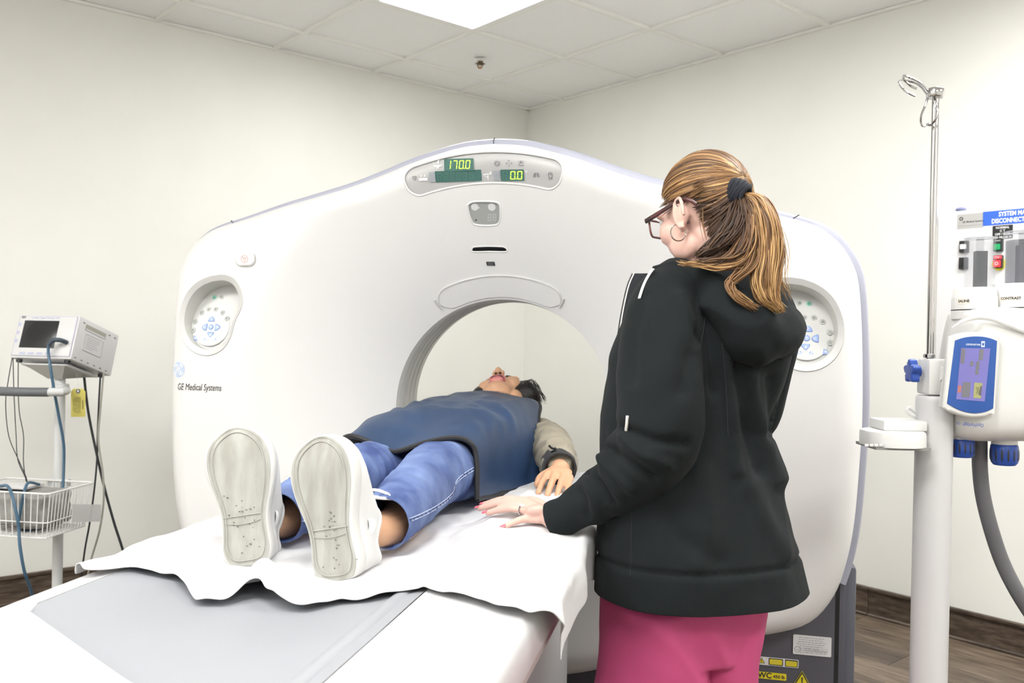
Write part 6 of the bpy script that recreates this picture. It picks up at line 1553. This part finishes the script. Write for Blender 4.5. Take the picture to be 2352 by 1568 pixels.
TORSO_FOLDS = [([(1660, 700), (1672, 820), (1684, 1000), (1690, 1080)], 16, .012), ([(1625, 720), (1632, 800), (1640, 900)], 12, -.010), ([(1710, 830), (1728, 930), (1752, 1010), (1790, 1100)], 20, .014), ([(1690, 840), (1706, 960), (1740, 1080)], 14, -.010), ([(1770, 870), (1772, 960), (1760, 1000)], 14, -.012), ([(1600, 1080), (1620, 1180), (1610, 1290)], 30, .008), ([(1500, 1150), (1560, 1230), (1640, 1290)], 26, -.006), ([(1720, 1120), (1760, 1200), (1800, 1270)], 24, .009)]
SLEEVE_FOLDS = [([(1445, 985), (1500, 1010), (1565, 1015)], 11, -.012), ([(1440, 1003), (1480, 1040), (1530, 1060)], 12, .010), ([(1408, 1035), (1460, 1062), (1500, 1090)], 11, -.012), ([(1385, 1055), (1420, 1090), (1450, 1120)], 10, .009), ([(1355, 1090), (1390, 1115), (1410, 1150)], 10, -.010), ([(1322, 1122), (1345, 1145), (1352, 1180)], 9, -.007), ([(1600, 760), (1575, 830), (1560, 900)], 14, -.008), ([(1560, 680), (1585, 740), (1590, 800)], 14, .008), ([(1480, 680), (1468, 780), (1466, 880)], 12, -.006)]
def creases(p, n, L):
    if n.dot(CAM-p) < 0: return 0
    x, y = PX(p); return sum(a*exp(-(seg_dist(x, y, l)/w_)**2) for l, w_, a in L)
def cloth_fold(p, n):
    along = p.dot(E1); z = p.z
    back = (.016*noise.noise(Vector((along*6.5+z*1.8, z*1.6, .5)))+.006*(1-abs(noise.noise(Vector((along*8-z*3, z*3, 6))))*2.4))*smoothstep(1.44, 1.22, z)
    t = max(0, min(1, (p-fa).dot(fb_-fa)/(fb_-fa).length_squared)); da = (p-fa.lerp(fb_, t)).length
    arm = smoothstep(.085, .06, da)
    ax = (p-fa).dot((fb_-fa).normalized())
    fold = .0075*sin(ax*70+6*noise.noise(p*9)+n.z*2)*arm*smoothstep(.33, .2, ax)*smoothstep(-.06, .03, ax)*(.35+.65*abs(noise.noise(p*8)))
    return back+fold+.0022*noise.noise(p*22)-.006*exp(-((z-(zh+.075))/.005)**2)
displace(hm, lambda p, n: cloth_fold(p, n)+creases(p, n, TORSO_FOLDS))
hm = evaluated(hm, [('SOLIDIFY', dict(thickness=.003, offset=-1))], 'hoodie'); hm.polygons.foreach_set('use_smooth', [True]*len(hm.polygons))
hoodie = link('hoodie', hm, wom)
slm = blend(sl, .0055, 4, .5, 'sleeve', M_hood); srm = blend(sr, .006, 4, .5, 'sleeve', M_hood)
cuf = W(1262, 1192, 1.792); cn = (W(1335, 1165, 1.765)-cuf).normalized(); bm = bmesh.new(); bm.from_mesh(slm)
bmesh.ops.bisect_plane(bm, geom=bm.verts[:]+bm.edges[:]+bm.faces[:], plane_co=cuf+cn*.006, plane_no=cn, clear_inner=True); bm.to_mesh(slm); bm.free()
displace(slm, lambda p, n: cloth_fold(p, n)+creases(p, n, SLEEVE_FOLDS)); displace(srm, lambda p, n: .004*noise.noise(p*14))
slm = evaluated(slm, [('SOLIDIFY', dict(thickness=.003, offset=-1))], 'sleeve'); slm.polygons.foreach_set('use_smooth', [True]*len(slm.polygons))
link('sleeve', slm, hoodie); link('sleeve', srm, hoodie)
hbv = BVHTree.FromPolygons([v.co for v in hm.vertices]+[v.co for v in slm.vertices], [tuple(p.vertices) for p in hm.polygons]+[tuple(i+len(hm.vertices) for i in p.vertices) for p in slm.polygons])
# hood lying on the back
g = G()
def oval(c, ax, a, b_, tilt_):
    t_ = ax.normalized(); x = UZ-t_*t_.z; x.normalize(); y = t_.cross(x); x, y = x*cos(tilt_)+y*sin(tilt_), y*cos(tilt_)-x*sin(tilt_)
    return [c+x*(a*cos(2*pi*k/28))+y*(b_*sin(2*pi*k/28)) for k in range(28)]
hpth = [(1528, 620, 1.765, .012, .016), (1575, 625, 1.74, .017, .018), (1620, 650, 1.715, .028, .026), (1665, 700, 1.695, .044, .036), (1712, 752, 1.69, .056, .044), (1755, 772, 1.715, .054, .046), (1792, 762, 1.765, .044, .04), (1806, 730, 1.83, .032, .03), (1790, 690, 1.89, .022, .02)]
C_ = spline([W(a, b_, c) for a, b_, c, d, e in hpth], 5); D_ = spline([Vector((d, e, 0)) for a, b_, c, d, e in hpth], 5)
rgs = []
for i in range(len(C_)):
    ax = (C_[min(i+1, len(C_)-1)]-C_[max(i-1, 0)]); rgs.append(oval(C_[i], ax, D_[i].x, D_[i].y, .15))
g.loft(rgs)
hd = blend(g, .006, 6, .5, 'hood', M_hood)
displace(hd, lambda p, n: .009*(1-abs(noise.noise(Vector((p.x*9, p.y*9, p.z*12+p.x*8))))*2.3)+.002*noise.noise(p*30))
hood = link('hood', hd, hoodie); hdb = bvh_of(hd)
# hood's back edge and inner lining round the neck
ed = [W(x, y, d) for x, y, d in ((1505, 620, 1.77), (1540, 611, 1.75), (1580, 608, 1.735), (1620, 622, 1.72), (1660, 645, 1.71), (1700, 672, 1.71), (1745, 698, 1.725), (1785, 716, 1.76), (1806, 712, 1.81))]
G().tube(spline(ed, 6), .013, 10, flat=.7).obj('hood_edge', M_hood, hood)
# front opening: zip tape and placket along the left side
fe = [(1458, 628, 1.80), (1445, 660, 1.80), (1432, 720, 1.80), (1421, 790, 1.80), (1409, 850, 1.80), (1400, 900, 1.80), (1396, 985, 1.80), (1388, 1080, 1.80), (1378, 1200, 1.80), (1372, 1345, 1.80)]
P = spline([W(*q) for q in fe], 6)
g = G(); rows_ = [[p, p+R0*.018+D0*-.004, p+R0*.034-D0*.012] for p in P]; me = evaluated(g.loft(rows_, cap=False, closed=False).data('placket', M_ribb), [('SOLIDIFY', dict(thickness=.004, offset=0))], 'placket'); link('placket', me, hoodie)
G().tube([p-R0*.002 for p in P], .0024, 6).obj('zip_tape', M_zip, hoodie); G().tube([p-R0*.0048-D0*.001 for p in P], .0016, 6).obj('zip_teeth', mat('zip_dark', (.03, .03, .035), .5), hoodie)
dsx = [(1496, 622), (1485, 640), (1476, 660), (1468, 685)]
q = [W(x, y, 1.745) for x, y in dsx]; G().tube(spline([W(1500, 618, 1.74)]+[hit(hbv, x, y, .003) or W(x, y, 1.72) for x, y in dsx], 5), .0034, 8, flat=.5).obj('drawstring', M_zip, hoodie)
q = [hit(hbv, x, y, .004) for x, y in ((1441, 955), (1440, 970), (1438, 988))]
if all(q): G().tube(q, .0028, 6).obj('drawstring_end', M_zip, hoodie)
for nm, pix in (('armhole_seam', [(1612, 655), (1620, 720), (1612, 780), (1608, 800)]), ('side_seam', [(1655, 740), (1662, 820), (1668, 900), (1672, 1000)]), ('pocket_seam', [(1452, 1180), (1450, 1250), (1448, 1320)])): surf_line(nm, hbv, pix, .0012, M_ribb, hoodie, .0002)
# cuff edge
# ---- trousers
g = G(); zt_ = zh+.05
def pring(z, c, a, b_): return [Vector((c.x, c.y, z))+E1*(a*math.copysign(abs(cos(2*pi*k/40))**.85, cos(2*pi*k/40)))+E2*(b_*math.copysign(abs(sin(2*pi*k/40))**.85, sin(2*pi*k/40))) for k in range(40)]
pc0 = W(1586, 1380, 1.84)
g.loft([pring(zh+.16, pc0, .155, .125), pring(zh, pc0-R0*.004, .166, .135), pring(zh-.06, pc0-R0*.016, .162, .138), pring(zh-.13, pc0-R0*.026, .152, .132)])
for sx, sw in ((-1, .092), (1, .074)):
    lc = pc0+E1*(sx*.088 if sx < 0 else .058)-R0*.004; lf = pc0+E1*(sx*.105 if sx < 0 else .066)-R0*.03
    g.loft([pring(zh-.02, lc, .085, .125), pring(zh-.16, lc, sw, .122), pring(.45, lc.lerp(lf, .4), .095, .11), pring(.2, lf, .10, .11), pring(.06, lf, .105, .115), pring(.045, lf, .105, .115)])
tm = blend(g, .0065, 4, .5, 'trousers', M_pink)
displace(tm, lambda p, n: .008*(1-abs(noise.noise(Vector((p.dot(E1)*9+p.z*5, p.y*3, p.z*3))))*2.2)+.002*noise.noise(p*22))
link('trousers', tm, wom)
M_clog = mat('dark_clog', (.03, .03, .035), .4)
for sx in (-1, 1):
    hj = hi+E1*(sx*.08)-R0*.01; ft = Vector((hj.x, hj.y, 0))+E1*(sx*.015)-R0*.012; g = G(); limb(g, [(ft+UZ*.045+E2*.05, .044), (ft+UZ*.045-E2*.05, .046), (ft+UZ*.04-E2*.17, .038)], 16)
    me = blend(g, .006, 4, .5, 'shoe', M_clog)
    for v in me.vertices: v.co.z = max(.0, v.co.z)
    link('shoe', me, wom)
